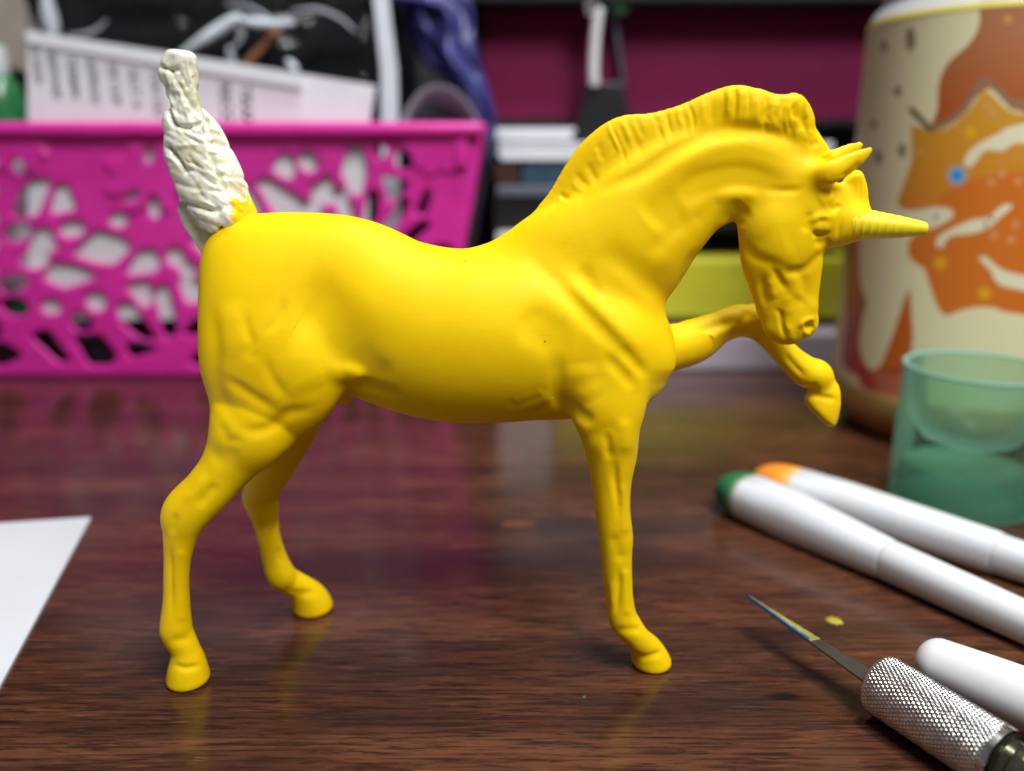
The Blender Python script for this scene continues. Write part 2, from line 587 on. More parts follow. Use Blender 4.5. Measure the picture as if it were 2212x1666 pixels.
# binder clip standing on the pads
STEEL = simple('bright_steel', (0.72, 0.73, 0.76), 0.22, 1.0, var=0.05)
Yc = 338
def wire(name, pts_px, rad, mat, parent, Y):
    A = catmull([[*P(u, v, Y)] for u, v in pts_px], 5)
    return tube(name, A, rad, mat, parent)
def tube(name, A, rad, mat, parent=None, n=12, closed=False):
    A = np.asarray(A, float)
    verts, faces = [], []
    m = len(A)
    for i in range(m):
        d = A[min(i + 1, m - 1)] - A[max(i - 1, 0)]
        a, x, y = frame_from_axis(d)
        rr = rad[i] if hasattr(rad, '__len__') else rad
        for j in range(n):
            t = 2 * math.pi * j / n
            q = x * (math.cos(t) * rr) + y * (math.sin(t) * rr)
            verts.append((A[i][0] + q.x, A[i][1] + q.y, A[i][2] + q.z))
    for i in range(m - 1):
        for j in range(n):
            faces.append((i * n + j, i * n + (j + 1) % n, (i + 1) * n + (j + 1) % n, (i + 1) * n + j))
    faces.append(tuple(range(n - 1, -1, -1))); faces.append(tuple(range((m - 1) * n, m * n)))
    return mesh_obj(name, verts, faces, mat, parent)
base = P(1303, 305, Yc)
clip = empty('binder_clip', tuple(base), 'black binder clip with bright wire handles standing on the white paper pad', 'binder clip')
def prism(name, pts_px, Y, th, mat, parent, bevel=0.4):
    bm = bmesh.new()
    fr = [bm.verts.new(tuple(P(u, v, Y))) for u, v in pts_px]
    f = bm.faces.new(fr)
    ex = bmesh.ops.extrude_face_region(bm, geom=[f])
    for e in ex['geom']:
        if isinstance(e, bmesh.types.BMVert):
            e.co.y += th
    if bevel:
        bmesh.ops.bevel(bm, geom=bm.edges[:], offset=bevel, segments=2, affect='EDGES', profile=0.5)
    return from_bm(name, bm, mat, parent, False)
prism('clip_jaw', [(1232, 304), (1250, 250), (1270, 178), (1345, 180), (1362, 250), (1376, 304)], Yc, 9, BLACKP, clip)
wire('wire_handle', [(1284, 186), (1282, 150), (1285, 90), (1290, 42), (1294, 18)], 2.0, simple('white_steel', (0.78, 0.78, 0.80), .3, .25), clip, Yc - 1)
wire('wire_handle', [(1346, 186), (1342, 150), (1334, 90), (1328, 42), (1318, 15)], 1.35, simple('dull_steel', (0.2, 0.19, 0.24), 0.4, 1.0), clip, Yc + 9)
GREENP = simple('green_plastic', (0.01, 0.11, 0.05), 0.22, var=0.2)
pc = P(1338, -4, Yc + 3)
bm = bmesh.new(); bmesh.ops.create_uvsphere(bm, u_segments=32, v_segments=20, radius=5.0)
bmesh.ops.transform(bm, matrix=Matrix.Translation(pc) @ Matrix.Diagonal((1, .8, 1.25, 1)), verts=bm.verts[:])
gb = from_bm('glass_bead', bm, GREENP); tag(gb, 'dark green bead at the right of the clip handles, at top edge', 'bead')
pc = P(1276, -6, Yc - 2)
bm = bmesh.new(); bmesh.ops.create_uvsphere(bm, u_segments=32, v_segments=20, radius=3.8)
bmesh.ops.transform(bm, matrix=Matrix.Translation(pc) @ Matrix.Diagonal((.9, .8, 1.7, 1)), verts=bm.verts[:])
gb = from_bm('silver_bead', bm, STEEL); tag(gb, 'silver bead at the left of the clip handles, at top edge', 'bead')

# ================================================================== pink basket
def pink_plastic():
    M = NM('pink_plastic')
    f = M.noise(M.obj(), 120, 4)
    M.setin('Base Color', M.ramp(f, [(0.3, (0.66, 0.022, 0.31)), (0.7, (0.72, 0.030, 0.36))]))
    M.setin('Roughness', 0.38)
    M.setin('Normal', M.bump(M.noise(M.obj(), 500, 3), 0.05, 0.0002))
    return M.m
PINK = pink_plastic()
YB = 300.0          # front wall, at its foot
basket = empty('storage_basket', (-110, YB, 0), 'pink plastic basket with cut-out flower pattern, full of papers', 'basket')
LEAN = 0.06         # walls lean outwards towards the rim

def build_front():
    z6 = lambda pts: [(.3741 * x, 244 + .3741 * y) for x, y in pts]
    z7 = lambda pts: [(487.9 + .2696 * x, 244 + .2696 * y) for x, y in pts]
    def ell(cx, cy, a, b, rot=0):
        r = math.radians(rot)
        return [(cx + a * math.cos(t) * math.cos(r) - b * math.sin(t) * math.sin(r), cy + a * math.cos(t) * math.sin(r) + b * math.sin(t) * math.cos(r)) for t in np.linspace(0, 2 * math.pi, 14, endpoint=False)]
    H = [z6(p) for p in (
        ell(105, 310, 28, 32), [(75, 590), (108, 470), (180, 395), (275, 388), (235, 500), (200, 578)], [(295, 572), (328, 430), (370, 412), (425, 548)],
        ell(95, 690, 75, 40, -20), [(160, 785), (232, 665), (275, 680), (315, 785)], ell(410, 670, 68, 38, -8), ell(680, 615, 45, 35),
        [(425, 812), (560, 688), (700, 728), (742, 770), (650, 864), (540, 852)], ell(195, 852, 75, 38, -8), [(255, 952), (310, 876), (420, 888), (545, 940), (370, 1002)],
        [(735, 925), (800, 808), (880, 795), (915, 858), (885, 908)], ell(1005, 830, 40, 46), [(1040, 925), (1055, 850), (1130, 900), (1110, 930)],
        [(1105, 735), (1150, 715), (1300, 880), (1240, 860)], [(730, 1000), (852, 982), (862, 1090), (830, 1115)], [(675, 1120), (750, 1105), (885, 1305), (800, 1285), (700, 1195)],
        [(900, 1040), (950, 995), (1000, 1190), (1000, 1280), (955, 1285)], [(1035, 970), (1150, 975), (1150, 1085), (1078, 1088)], [(1065, 1275), (1140, 1195), (1180, 1200), (1160, 1265)],
        ell(70, 990, 75, 40, -15), ell(80, 1120, 72, 40, 12), ell(290, 1120, 48, 34, 10), ell(550, 1090, 50, 46, 30), ell(465, 1205, 55, 40, 20),
        [(185, 1290), (270, 1265), (390, 1435), (330, 1425)], [(430, 1298), (575, 1296), (660, 1405), (625, 1448), (515, 1446)], [(730, 1350), (800, 1335), (890, 1370), (760, 1408)],
        [(-30, 1340), (30, 1345), (110, 1405), (20, 1450), (-30, 1450)], ell(860, 240, 22, 45), ell(890, 540, 27, 60), ell(760, 480, 45, 18, -25))]
    H += [z7(p) for p in (
        [(375, 440), (450, 335), (520, 355), (540, 505), (480, 515)], [(585, 340), (680, 315), (735, 420), (670, 465), (608, 432)],
        [(935, 480), (1000, 245), (1080, 245), (1112, 450), (1070, 648), (1015, 622)], [(672, 612), (835, 505), (845, 705), (810, 728)],
        [(245, 550), (330, 535), (570, 680), (650, 830), (420, 830)], [(875, 630), (942, 615), (1040, 860), (930, 860)], [(635, 730), (690, 695), (790, 820), (680, 830)],
        ell(1240, 310, 36, 36), ell(1420, 380, 62, 52, 40), [(1262, 515), (1450, 578), (1320, 700)], [(1155, 640), (1205, 635), (1195, 840), (1130, 900), (1110, 860)],
        [(1418, 695), (1460, 715), (1310, 960), (1262, 935)], [(1598, 635), (1635, 638), (1592, 800), (1535, 795)], [(1432, 995), (1590, 872), (1618, 910), (1485, 1018)], [(150, 570), (275, 775), (200, 800)])]
    # the part the figurine hides and the part past the left edge
    r = np.random.default_rng(5)
    for gx in range(430, 980, 62):
        for gy in (545, 610, 670, 728, 770):
            if gy < 760 and gx < 470: continue
            off = 31 if (gy // 60) % 2 else 0
            x = gx + off + r.uniform(-8, 8)
            if x > 955: continue
            H.append(ell(x, gy + r.uniform(-5, 5), r.uniform(18, 25), r.uniform(11, 16) if gy < 760 else 9, r.uniform(-60, 60)))
    for gx in range(-260, -20, 58):
        for gy in (350, 410, 470, 530, 590, 650, 710, 768):
            H.append(ell(gx + r.uniform(-8, 8), gy, r.uniform(16, 24), r.uniform(11, 17), r.uniform(-60, 60)))
    # raised blossoms
    petals = []
    for (cx, cy, R, ph) in ((322, 380, 100, 0.35), (940, 320, 74, 0.2), (40, 330, 60, .1)):
        for k in range(8):
            t = ph + k * math.pi / 4
            petals.append((cx, cy, cx + R * math.cos(t), cy + R * .8 * math.sin(t)))
    h = 0.55
    xl, xr = -262.0, -9.0
    z0, z1 = 0.6, 90.0
    xs = np.arange(xl - 3, xr + 3, h); zs = np.arange(z0 - 2, z1 + 2, h)
    X, Z = np.meshgrid(xs, zs, indexing='ij')
    Yf = YB - 1.0 - LEAN * Z
    V3 = np.stack([X.ravel(), Yf.ravel(), Z.ravel()], 1)
    u, v = project(V3)
    u = u.reshape(X.shape); v = v.reshape(X.shape)
    hole = np.full(X.shape, -1e3)
    sc = 300.0 / F_PX
    for p in H:
        p = np.asarray(p, float)
        lo, hi = p.min(0) - 40, p.max(0) + 40
        m = (u > lo[0]) & (u < hi[0]) & (v > lo[1]) & (v < hi[1])
        if not m.any(): continue
        uu, vv = u[m], v[m]
        d, _ = seg_dist(uu, vv, np.vstack([p, p[:1]]))
        ins = np.zeros(len(uu), bool)
        for i in range(len(p)):
            a, b = p[i], p[(i + 1) % len(p)]
            cr = ((a[1] > vv) != (b[1] > vv))
            xx = (b[0] - a[0]) * (vv - a[1]) / (b[1] - a[1] + 1e-9) + a[0]
            ins ^= cr & (uu < xx)
        sd = np.where(ins, d, -d) * sc
        hole[m] = np.maximum(hole[m], sd + 0.8)
    for _ in range(5):
        hp = np.pad(np.maximum(hole, -6), 1, mode='edge')
        hole = (hp[1:-1, 1:-1] * 2 + hp[:-2, 1:-1] + hp[2:, 1:-1] + hp[1:-1, :-2] + hp[1:-1, 2:]) / 6
    ends = np.maximum.reduce([xl - X, X - (xr + (Z - 88) * 0.19), z0 - Z, Z - z1])
    solid2 = np.maximum(hole, ends)            # negative where plastic is
    rel = np.zeros(X.shape)
    for (ax_, ay_, bx_, by_) in petals:
        d, t = seg_dist(u.ravel(), v.ravel(), [(ax_, ay_), (bx_, by_)])
        d = d.reshape(X.shape); t = t.reshape(X.shape)
        wd = 8 + 26 * np.sin(np.clip(t, 0, 1) * math.pi) ** .8
        rel = np.maximum(rel, 1.1 * np.clip(1 - (d / wd) ** 4, 0, 1))
    ys = np.arange(-2.6, 2.6, h)
    D = np.empty(X.shape + (len(ys),), dtype=np.float32)
    for k, y in enumerate(ys):
        q = np.maximum(np.abs(y + rel * .5) - (0.85 + rel * .5) , 0)
        a2 = solid2 + 0.7
        inside = np.minimum(np.maximum(a2, np.abs(y + rel * .5) - (0.85 + rel * .5 ) + .7), 0)
        D[:, :, k] = np.hypot(np.maximum(a2, 0), np.maximum(np.abs(y + rel * .5) - (0.85 + rel * .5) + .7, 0)) + inside - 0.7
    F3 = np.transpose(D, (0, 2, 1))
    V, Q = surface_nets(F3, np.array([xs[0], ys[0], zs[0]]), h)
    V = smooth_mesh(V, Q, 2)
    V[:, 1] += YB - LEAN * V[:, 2]
    mesh_obj('front_wall', V, Q, PINK, basket)
build_front()
# rim, side, back and floor
def prof_bar(name, p0, p1, hw, hh, mat, parent, bevel=1.6):
    return from_bm(name, box_bm(min(p0[0], p1[0]) - hw[0], max(p0[0], p1[0]) + hw[0], min(p0[1], p1[1]) - hw[1], max(p0[1], p1[1]) + hw[1], p0[2] - hh, p0[2] + hh, bevel, 4), mat, parent, True)
zr = P(CX, 279, YB - 8)[2]
yf = YB - LEAN * 90
prof_bar('rim', (-262, yf - 2.2, zr), (P(1043, 279, YB - 8)[0] - 2.5, yf - 2.2, zr), (2.5, 2.6), 2.3, PINK, basket, 1.9)
prof_bar('rim', (P(1043, 279, YB - 8)[0] - 2.6, yf + 1.5, zr), (P(1043, 279, YB - 8)[0] - 2.6, yf + 132, zr), (2.4, .9), 2.25, PINK, basket, .8)
prof_bar('rim', (-262, yf + 134, zr), (P(1043, 279, YB - 8)[0] - 2.5, yf + 134, zr), (2.5, 2.6), 2.2, PINK, basket, 1.9)
# collar just under the rim, with the folded corner
xr_ = P(1010, 330, YB - 8)[0]
from_bm('rim_collar', box_bm(-262, xr_, yf - 1.2 + .6, yf + 2.2, P(CX, 316, YB - 6)[2], zr - 2.25, 0.5, 2), PINK, basket, True)
from_bm('corner_flange', box_bm(xr_ - 4.5, xr_, yf - 2.6, yf + 6, P(CX, 362, YB - 6)[2], zr - 2.2, 0.9, 3), PINK, basket, True)
def wall_grid(name, corner, du, dv, nu, nv, hole_frac, th):
    """plain lattice wall: strips with diamond openings"""
    A = np.array(corner, float); U = np.array(du, float); W = np.array(dv, float)
    nrm = np.cross(U, W); nrm /= np.linalg.norm(nrm)
    bm = bmesh.new()
    def bar(a, b, wd):
        d = (b - a); d /= np.linalg.norm(d); s = np.cross(nrm, d) * wd / 2
        c = [a - s, b - s, b + s, a + s]
        lo = [bm.verts.new(tuple(x)) for x in c]; hi = [bm.verts.new(tuple(x + nrm * th)) for x in c]
        bm.faces.new(lo); bm.faces.new(hi[::-1])
        for i in range(4):
            bm.faces.new((lo[i], lo[(i + 1) % 4], hi[(i + 1) % 4], hi[i]))
    for i in range(nu + 1):
        bar(A + U * i / nu, A + U * i / nu + W, 4)
    for j in range(nv + 1):
        bar(A + W * j / nv + nrm * .11, A + W * j / nv + U + nrm * .11, 5)
    for i in range(nu):
        for j in range(nv):
            p = A + U * i / nu + W * j / nv + nrm * .23
            bar(p, p + U / nu + W / nv, 2.5)
    return from_bm(name, bm, PINK, basket, False)
wall_grid('side_wall', (-29, YB + 3, 1), (0, 117, 0), (16, 0, 86), 8, 5, .5, 1.6)
wall_grid('back_wall', (-262, YB + 122, 1), (244, 0, 0), (0, 8, 86), 16, 5, .5, 1.6)
from_bm('basket_floor', box_bm(-262, -20, YB + 1.5, YB + 121, 0.6, 2.4), PINK, basket, False)

# ---- what stands in the basket
def lean_sheet(name, pts_px, off, th, mat, parent=None):
    """flat sheet leaning like the basket wall, off millimetres behind it"""
    bm = bmesh.new()
    vs0 = [lean_pt(u, v, off) for u, v in pts_px]
    fr = [bm.verts.new(tuple(p)) for p in vs0]
    bk = [bm.verts.new((p[0], p[1] + th, p[2])) for p in vs0]
    bm.faces.new(fr); bm.faces.new(bk[::-1])
    n = len(fr)
    for i in range(n):
        bm.faces.new((fr[i], bk[i], bk[(i + 1) % n], fr[(i + 1) % n]))
    return from_bm(name, bm, mat, parent, False)
def lean_pt(u, v, off):
    Y = YB
    for _ in range(6):
        p = P(u, v, Y); Y = YB + off - LEAN * p[2]
    return P(u, v, Y)
def sheet(name, pts_px, Y, th, mat, parent=None, zmin=None, curve=0.0):
    return prism(name, pts_px, Y, th, mat, parent, 0)
PRINT = simple('printed_paper', (0.74, 0.74, 0.77), 0.65, var=0.04, scale=60)
INK = simple('black_ink', (0.018, 0.016, 0.024), 0.7, var=0.1)
pr = empty('printed_leaflet', tuple(P(350, 800, 306)), 'white folded leaflet with black capitals running downwards, standing in the basket', 'paper')
lean_sheet('front_flap', [(52, 68), (652, 163), (652, 190), (60, 92)], .1, .3, PAPERW, pr)
lean_sheet('printed_page', [(58, 66), (654, 160), (655, 255), (655, 690), (62, 690), (60, 300)], 1.5, .3, PRINT, pr)
big = lean_sheet('paper_sheet', [(300, 104), (812, 185), (800, 255), (790, 690), (300, 690)], 2.1, .4, PAPERW, None)
tag(big, 'plain white sheet standing in the basket behind the printed leaflet', 'paper')

def text_on(txt, u, v, Y, height_u, parent, nm='lettering'):
    cu = bpy.data.curves.new('txt', 'FONT')
    cu.body = txt
    cu.align_x = 'LEFT'
    cu.size = 1.0
    cu.offset = 0.018
    o = bpy.data.objects.new('txt', cu)
    COL.objects.link(o)
    dg = bpy.context.evaluated_depsgraph_get()
    me = bpy.data.meshes.new_from_object(o.evaluated_get(dg))
    bpy.data.objects.remove(o)
    co = np.array([w.co[:] for w in me.vertices])
    p = lean_pt(u, v, 1.4); s = height_u * depth_of(p) / F_PX / 0.72
    co *= s
    # reading downwards: glyph x runs to -z, glyph y to +x; a slight tilt follows the fold
    t = math.radians(-3.5)
    gx, gy = co[:, 0] * 1.02, co[:, 1]
    X = p[0] + gy * math.cos(t) - gx * math.sin(t) * -1 * 1.0 * 0.4
    Z = p[2] - gx - gy * math.sin(-t)
    V = np.stack([X, YB + 1.4 - LEAN * Z, Z], 1)
    fc = [list(pl.vertices) for pl in me.polygons]
    bpy.data.meshes.remove(me)
    mesh_obj(nm, V, fc, INK, parent, False)
lines = [('TRANS', 518, 186, 32), ('RECOU', 474, 178, 32), ('YOU OU', 325, 150, 24), ('ALLT. A', 279, 147, 24), ('DE CUP', 234, 137, 24),
         ('APPROU', 187, 127, 24), ('TERMIN', 144, 122, 24), ('REPOND', 102, 112, 24), ('SI NON', 66, 100, 22)]
for tx, u, v, hh in lines:
    text_on(tx, u, v, 302.6, hh * .72, pr)

WSTRIP = simple('white_strip', (0.62, 0.66, 0.72), 0.5, var=0.03)
ws = prism('card_strip', [(800, -60), (833, -60), (846, 60), (858, 150), (866, 690), (828, 690), (822, 150), (812, 60)], 312, 1.2, WSTRIP, None, .2)
tag(ws, 'tall narrow white card strip standing in the basket beside the blue bag', 'card strip')
wb2 = prism('white_board', [(-60, 330), (700, 330), (700, 640), (-60, 640)], 308, 3, simple('board_white', (0.72, 0.73, 0.76), .6, var=.03), None, .2)
tag(wb2, 'white board inside the basket seen through the cut-outs', 'board')

# dark case and clear wrap behind the papers
DARK = simple('dark_case_plastic', (0.007, 0.009, 0.010), 0.5, var=0.4, scale=25, spec=0.15)
o, _ = slab('dark_box', -160, 870, -120, 640, 345, 60, DARK, 'large black box standing in the back of the basket', 'box', 2.0)
BEIGE = simple('beige_card', (0.30, 0.26, 0.21), 0.6, var=0.1)
o = prism('beige_card', [(-90, -60), (20, -60), (78, 60), (118, 128), (60, 160), (-90, 100)], 330, 1.5, BEIGE, None, .3)
tag(o, 'beige grey card leaning at the upper left corner behind the leaflet', 'card')

def film():
    M = NM('clear_film')
    M.setin('Base Color', (0.012, 0.014, 0.015))
    M.setin('Roughness', 0.10)
    M.setin('Alpha', 0.35)
    M.setin('Specular IOR Level', 1.0)
    M.setin('Normal', M.bump(M.noise(M.obj(), 120, 4, .6, .6), 0.5, 0.002))
    return M.m
FILM = film()
def milky():
    M = NM('milky_film')
    M.setin('Base Color', (0.60, 0.64, 0.70))
    M.setin('Roughness', 0.25)
    M.setin('Alpha', M.ramp(M.noise(M.obj(), 160, 3), [(0.3, (.45,) * 3), (0.7, (.85,) * 3)]))
    return M.m
MILKY = milky()

def crumple(name, u0, u1, v0, v1, Y, amp, seed, mat, nu=90, nv=50, parent=None, th=.15, ragged=12):
    r = np.random.default_rng(seed)
    waves = [(r.uniform(-1, 1, 2) * r.uniform(1.5, 9), r.uniform(0, 6.28)) for _ in range(16)]
    verts = []
    for i in range(nu):
        for j in range(nv):
            s, t = i / (nu - 1), j / (nv - 1)
            u = u0 + (u1 - u0) * s; v = v0 + (v1 - v0) * t
            z = sum(abs(math.sin(w[0] * s + w[1] * t + p)) - .5 for w, p in waves) / 4.5
            v += ragged * math.sin(5 * s + seed) * (1 - t)
            verts.append(P(u, v, Y + amp * z))
    faces = [(i * nv + j, (i + 1) * nv + j, (i + 1) * nv + j + 1, i * nv + j + 1) for i in range(nu - 1) for j in range(nv - 1)]
    o = mesh_obj(name, verts, faces, mat, parent)
    md = o.modifiers.new('thick', 'SOLIDIFY'); md.thickness = th * S
    return o
bag = empty('clear_bag', tuple(P(350, 300, 330)), 'crumpled clear plastic bag with white glints above the leaflet', 'plastic bag')
crumple('bag_film', 60, 790, -70, 260, 328, 9, 4, FILM, parent=bag)
def fold(pts, Y, wd, mat=MILKY):
    A = catmull([[*P(u, v, Y)] for u, v in pts], 8)
    n = len(A)
    rad = [wd * (0.35 + 0.65 * math.sin(math.pi * min(max(i / (n - 1), .08), .92))) for i in range(n)]
    return tube('bag_fold_glint', A, rad, mat, bag, 10)
GLINT = simple('white_edge_glint', (0.66, 0.72, 0.76), 0.22, var=.2, scale=200)  # white colour stands for glints along the film's folded edges
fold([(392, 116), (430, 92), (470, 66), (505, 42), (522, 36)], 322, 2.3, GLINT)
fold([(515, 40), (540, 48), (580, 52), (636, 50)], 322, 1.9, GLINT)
fold([(98, -20), (104, 20), (112, 60), (118, 90)], 322, 3.0, MILKY)
fold([(505, 48), (516, 60), (520, 72), (512, 78)], 323, .9, MILKY)
fold([(690, 30), (688, 70), (660, 110), (615, 135)], 325, 2.4, FILM)
fold([(380, 30), (400, 60), (330, 80), (250, 90)], 326, 2.0, FILM)
fold([(495, 100), (500, 130), (505, 158)], 325, 1.6, MILKY)
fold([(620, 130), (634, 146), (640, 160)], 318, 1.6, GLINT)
r_ = np.random.default_rng(21)
for _ in range(4):  # extra pale strands added to stand for highlights on the plastic
    u0_, v0_ = r_.uniform(130, 640), r_.uniform(-10, 70)
    if v0_ > 60 + (u0_ - 55) * .155 - 25: v0_ *= .3
    an_ = r_.uniform(-.6, 2.2); l_ = r_.uniform(70, 150)
    q_ = [(u0_ + l_ * t * math.cos(an_ + t * .6), v0_ + l_ * t * math.sin(an_ + t * .6)) for t in (0, .35, .7, 1)]
    fold(q_, 323, r_.uniform(.4, .8), MILKY)
ORG = simple('copper_wire', (0.30, 0.12, 0.05), 0.5, var=.2)
ow = tube('copper_stick', catmull([[*P(520, 150, 326)], [*P(552, 118, 327)], [*P(600, 66, 329)]], 6), 1.5, ORG); tag(ow, 'thin orange brown stick behind the plastic bag', 'stick')

o = from_bm('black_filler', box_bm(-255, -30, 304, 315, 2.5, 16, 2.0, 3), BLACKP); tag(o, 'low black pouch added on the basket floor to darken the lowest cut-outs', 'filler')  # black block added so the lowest cut-outs read as dark gaps
# green bottle shoulder at the far left
c0 = P(18, 330, 318)
gbm = simple('green_bottle_plastic', (0.02, 0.14, 0.045), 0.25, var=.2)
b0 = empty('green_bottle', (c0[0], 318, 3), 'green bottle at the left edge of the basket beside the leaflet', 'bottle')
zt_ = P(18, 150, 318)[2]
lathe('bottle_body', (c0[0], 318, 3), (0, 0, 1), [(0, 0), (0, 8), (zt_ - 14, 8.5), (zt_ - 8, 7), (zt_ - 4, 4), (zt_ - 3, 0)], gbm, b0, 40)
lathe('bottle_cap', (c0[0], 318, zt_ - 2), (0, 0, 1), [(0, 0), (0, 4.6), (9, 4.4), (10, 3.6), (10, 0)], simple('cap_grey', (.42, .46, .44), .4), b0, 40)

# curled clear sleeve at the basket's right end
sl = []
A_ = [(866, 268), (878, 235), (905, 200), (940, 184), (975, 190), (1005, 215), (1030, 250), (1040, 275)]
B_ = [(905, 275), (915, 255), (930, 240), (945, 236), (962, 240), (985, 252), (1000, 268), (1008, 280)]
vv = []
cA, cB = catmull(A_, 6), catmull(B_, 6)
for p in cA: vv.append(P(p[0], p[1], 306))
for p in cB: vv.append(P(p[0], p[1], 340))
n = len(cA)
sleeve = mesh_obj('plastic_sleeve', vv, [(i, i + 1, n + i + 1, n + i) for i in range(n - 1)], MILKY)
md = sleeve.modifiers.new('t', 'SOLIDIFY'); md.thickness = .3 * S
tag(sleeve, 'curled translucent plastic sleeve above the basket rim near its right end', 'plastic sleeve')

# blue bag hanging between basket and folder
def blue_bag():
    M = NM('blue_bag_plastic')
    f = M.noise(M.obj(), 70, 4, .6)
    M.setin('Base Color', M.ramp(f, [(0.3, (0.018, 0.018, 0.10)), (0.7, (0.050, 0.050, 0.22))]))
    M.setin('Roughness', 0.42)
    M.setin('Normal', M.bump(M.noise(M.obj((1, 1, .6)), 160, 3, .5, .8), 0.35, 0.002))
    return M.m
BLUE = blue_bag()
def build_blue():
    left = catmull([(640, -60), (700, -10), (858, 0), (872, 60), (905, 120), (950, 165), (1000, 215), (1030, 262), (1045, 345)], 10)
    right = catmull([(1005, -60), (1012, -10), (1020, 30), (1026, 80), (1035, 130), (1052, 180), (1070, 240), (1076, 300), (1066, 352)], 10)
    left = left[:len(right)] if len(left) > len(right) else left
    n = min(len(left), len(right)); m = 36
    r = np.random.default_rng(9)
    verts = []
    for i in range(n):
        for j in range(m):
            t = j / (m - 1)
            p = left[i] * (1 - t) + right[i] * t
            s = i / n
            d = 6 * math.sin(3.1 * t + 4 * s) + 3 * abs(math.sin(7 * t - 9 * s + 1)) + 2 * math.sin(15 * t + 6 * s) - 9 * math.sin(math.pi * t)
            verts.append(P(p[0], p[1], 334 + d))
    faces = [(i * m + j, (i + 1) * m + j, (i + 1) * m + j + 1, i * m + j + 1) for i in range(n - 1) for j in range(m - 1)]
    o = mesh_obj('blue_bag', verts, faces, BLUE)
    md = o.modifiers.new('t', 'SOLIDIFY'); md.thickness = .6 * S
    tag(o, 'crumpled dark blue bag hanging between the basket and the maroon folder', 'bag')
build_blue()
# dark strap beside the basket
STRAP = simple('dark_strap', (0.012, 0.012, 0.022), 0.4, var=.3)
o = prism('dark_strap', [(1046, 300), (1062, 300), (1050, 400), (1034, 480), (1016, 600), (1000, 700), (975, 700), (1000, 540), (1030, 420)], 322, 2, STRAP, None, .3)
tag(o, 'dark strap hanging down between the basket and the black case', 'strap')
# ================================================================== the unicorn figurine
def yellow_paint():
    M = NM('yellow_paint')
    v = M.obj()
    big = M.noise(v, 75, 5, 0.62)
    col = M.ramp(big, [(0.28, (0.865, 0.54, 0.002)), (0.5, (0.895, 0.582, 0.002)), (0.72, (0.92, 0.625, 0.003))])
    # dust specks and pinholes caught in the paint
    for sc, rad, thr, c2, loc in ((210, 0.040, 0.62, (0.20, 0.10, 0.004), (0, 0, 0)), (130, 0.028, 0.70, (0.85, 0.80, 0.55), (3.1, 1.7, .4))):
        vo = M.n('ShaderNodeTexVoronoi'); vo.inputs['Scale'].default_value = sc
        M.link(M.obj((1, 1, 1), (0, 0, 0), loc), vo.inputs['Vector'])
        sp = M.n('ShaderNodeSeparateColor'); M.link(vo.outputs['Color'], sp.inputs[0])
        a = M.n('ShaderNodeMath', operation='LESS_THAN'); M.link(vo.outputs['Distance'], a.inputs[0]); a.inputs[1].default_value = rad
        b = M.n('ShaderNodeMath', operation='GREATER_THAN'); M.link(sp.outputs[0], b.inputs[0]); b.inputs[1].default_value = thr
        m2 = M.n('ShaderNodeMath', operation='MULTIPLY'); M.link(a.outputs[0], m2.inputs[0]); M.link(b.outputs[0], m2.inputs[1])
        m3 = M.n('ShaderNodeMath', operation='MULTIPLY'); M.link(m2.outputs[0], m3.inputs[0]); m3.inputs[1].default_value = .7
        col = M.mix(m3.outputs[0], col, c2)
    M.setin('Base Color', col)
    M.setin('Roughness', M.ramp(M.noise(v, 300, 3, 0.6), [(0.3, (0.46,) * 3), (0.7, (0.6,) * 3)]))
    M.setin('Specular IOR Level', 0.14)
    brush = M.noise(M.obj((260, 900, 1900)), 1.0, 3, 0.6)
    grain = M.noise(v, 2600, 3, 0.6)
    n1 = M.bump(brush, 0.09, 0.00012)
    n2 = M.bump(grain, 0.10, 0.00008, n1)
    M.setin('Normal', n2)
    return M.m

def horn_paint():
    M = NM('horn_paint')
    v = M.obj()
    f = M.noise(v, 500, 4, 0.6)
    M.setin('Base Color', M.ramp(f, [(0.3, (0.84, 0.66, 0.005)), (0.7, (0.88, 0.72, 0.008))]))
    M.setin('Roughness', 0.5)
    M.setin('Normal', M.bump(M.noise(v, 1500, 3), 0.15, 0.0001))
    return M.m

YELLOW = yellow_paint()
HORN = horn_paint()

Y0 = 122.0
horse = empty('unicorn_figurine', (P(900, 1470, Y0)[0], Y0, 0.0),
              'matte yellow painted unicorn figurine with raised foreleg, standing on dark wood table', 'figurine')

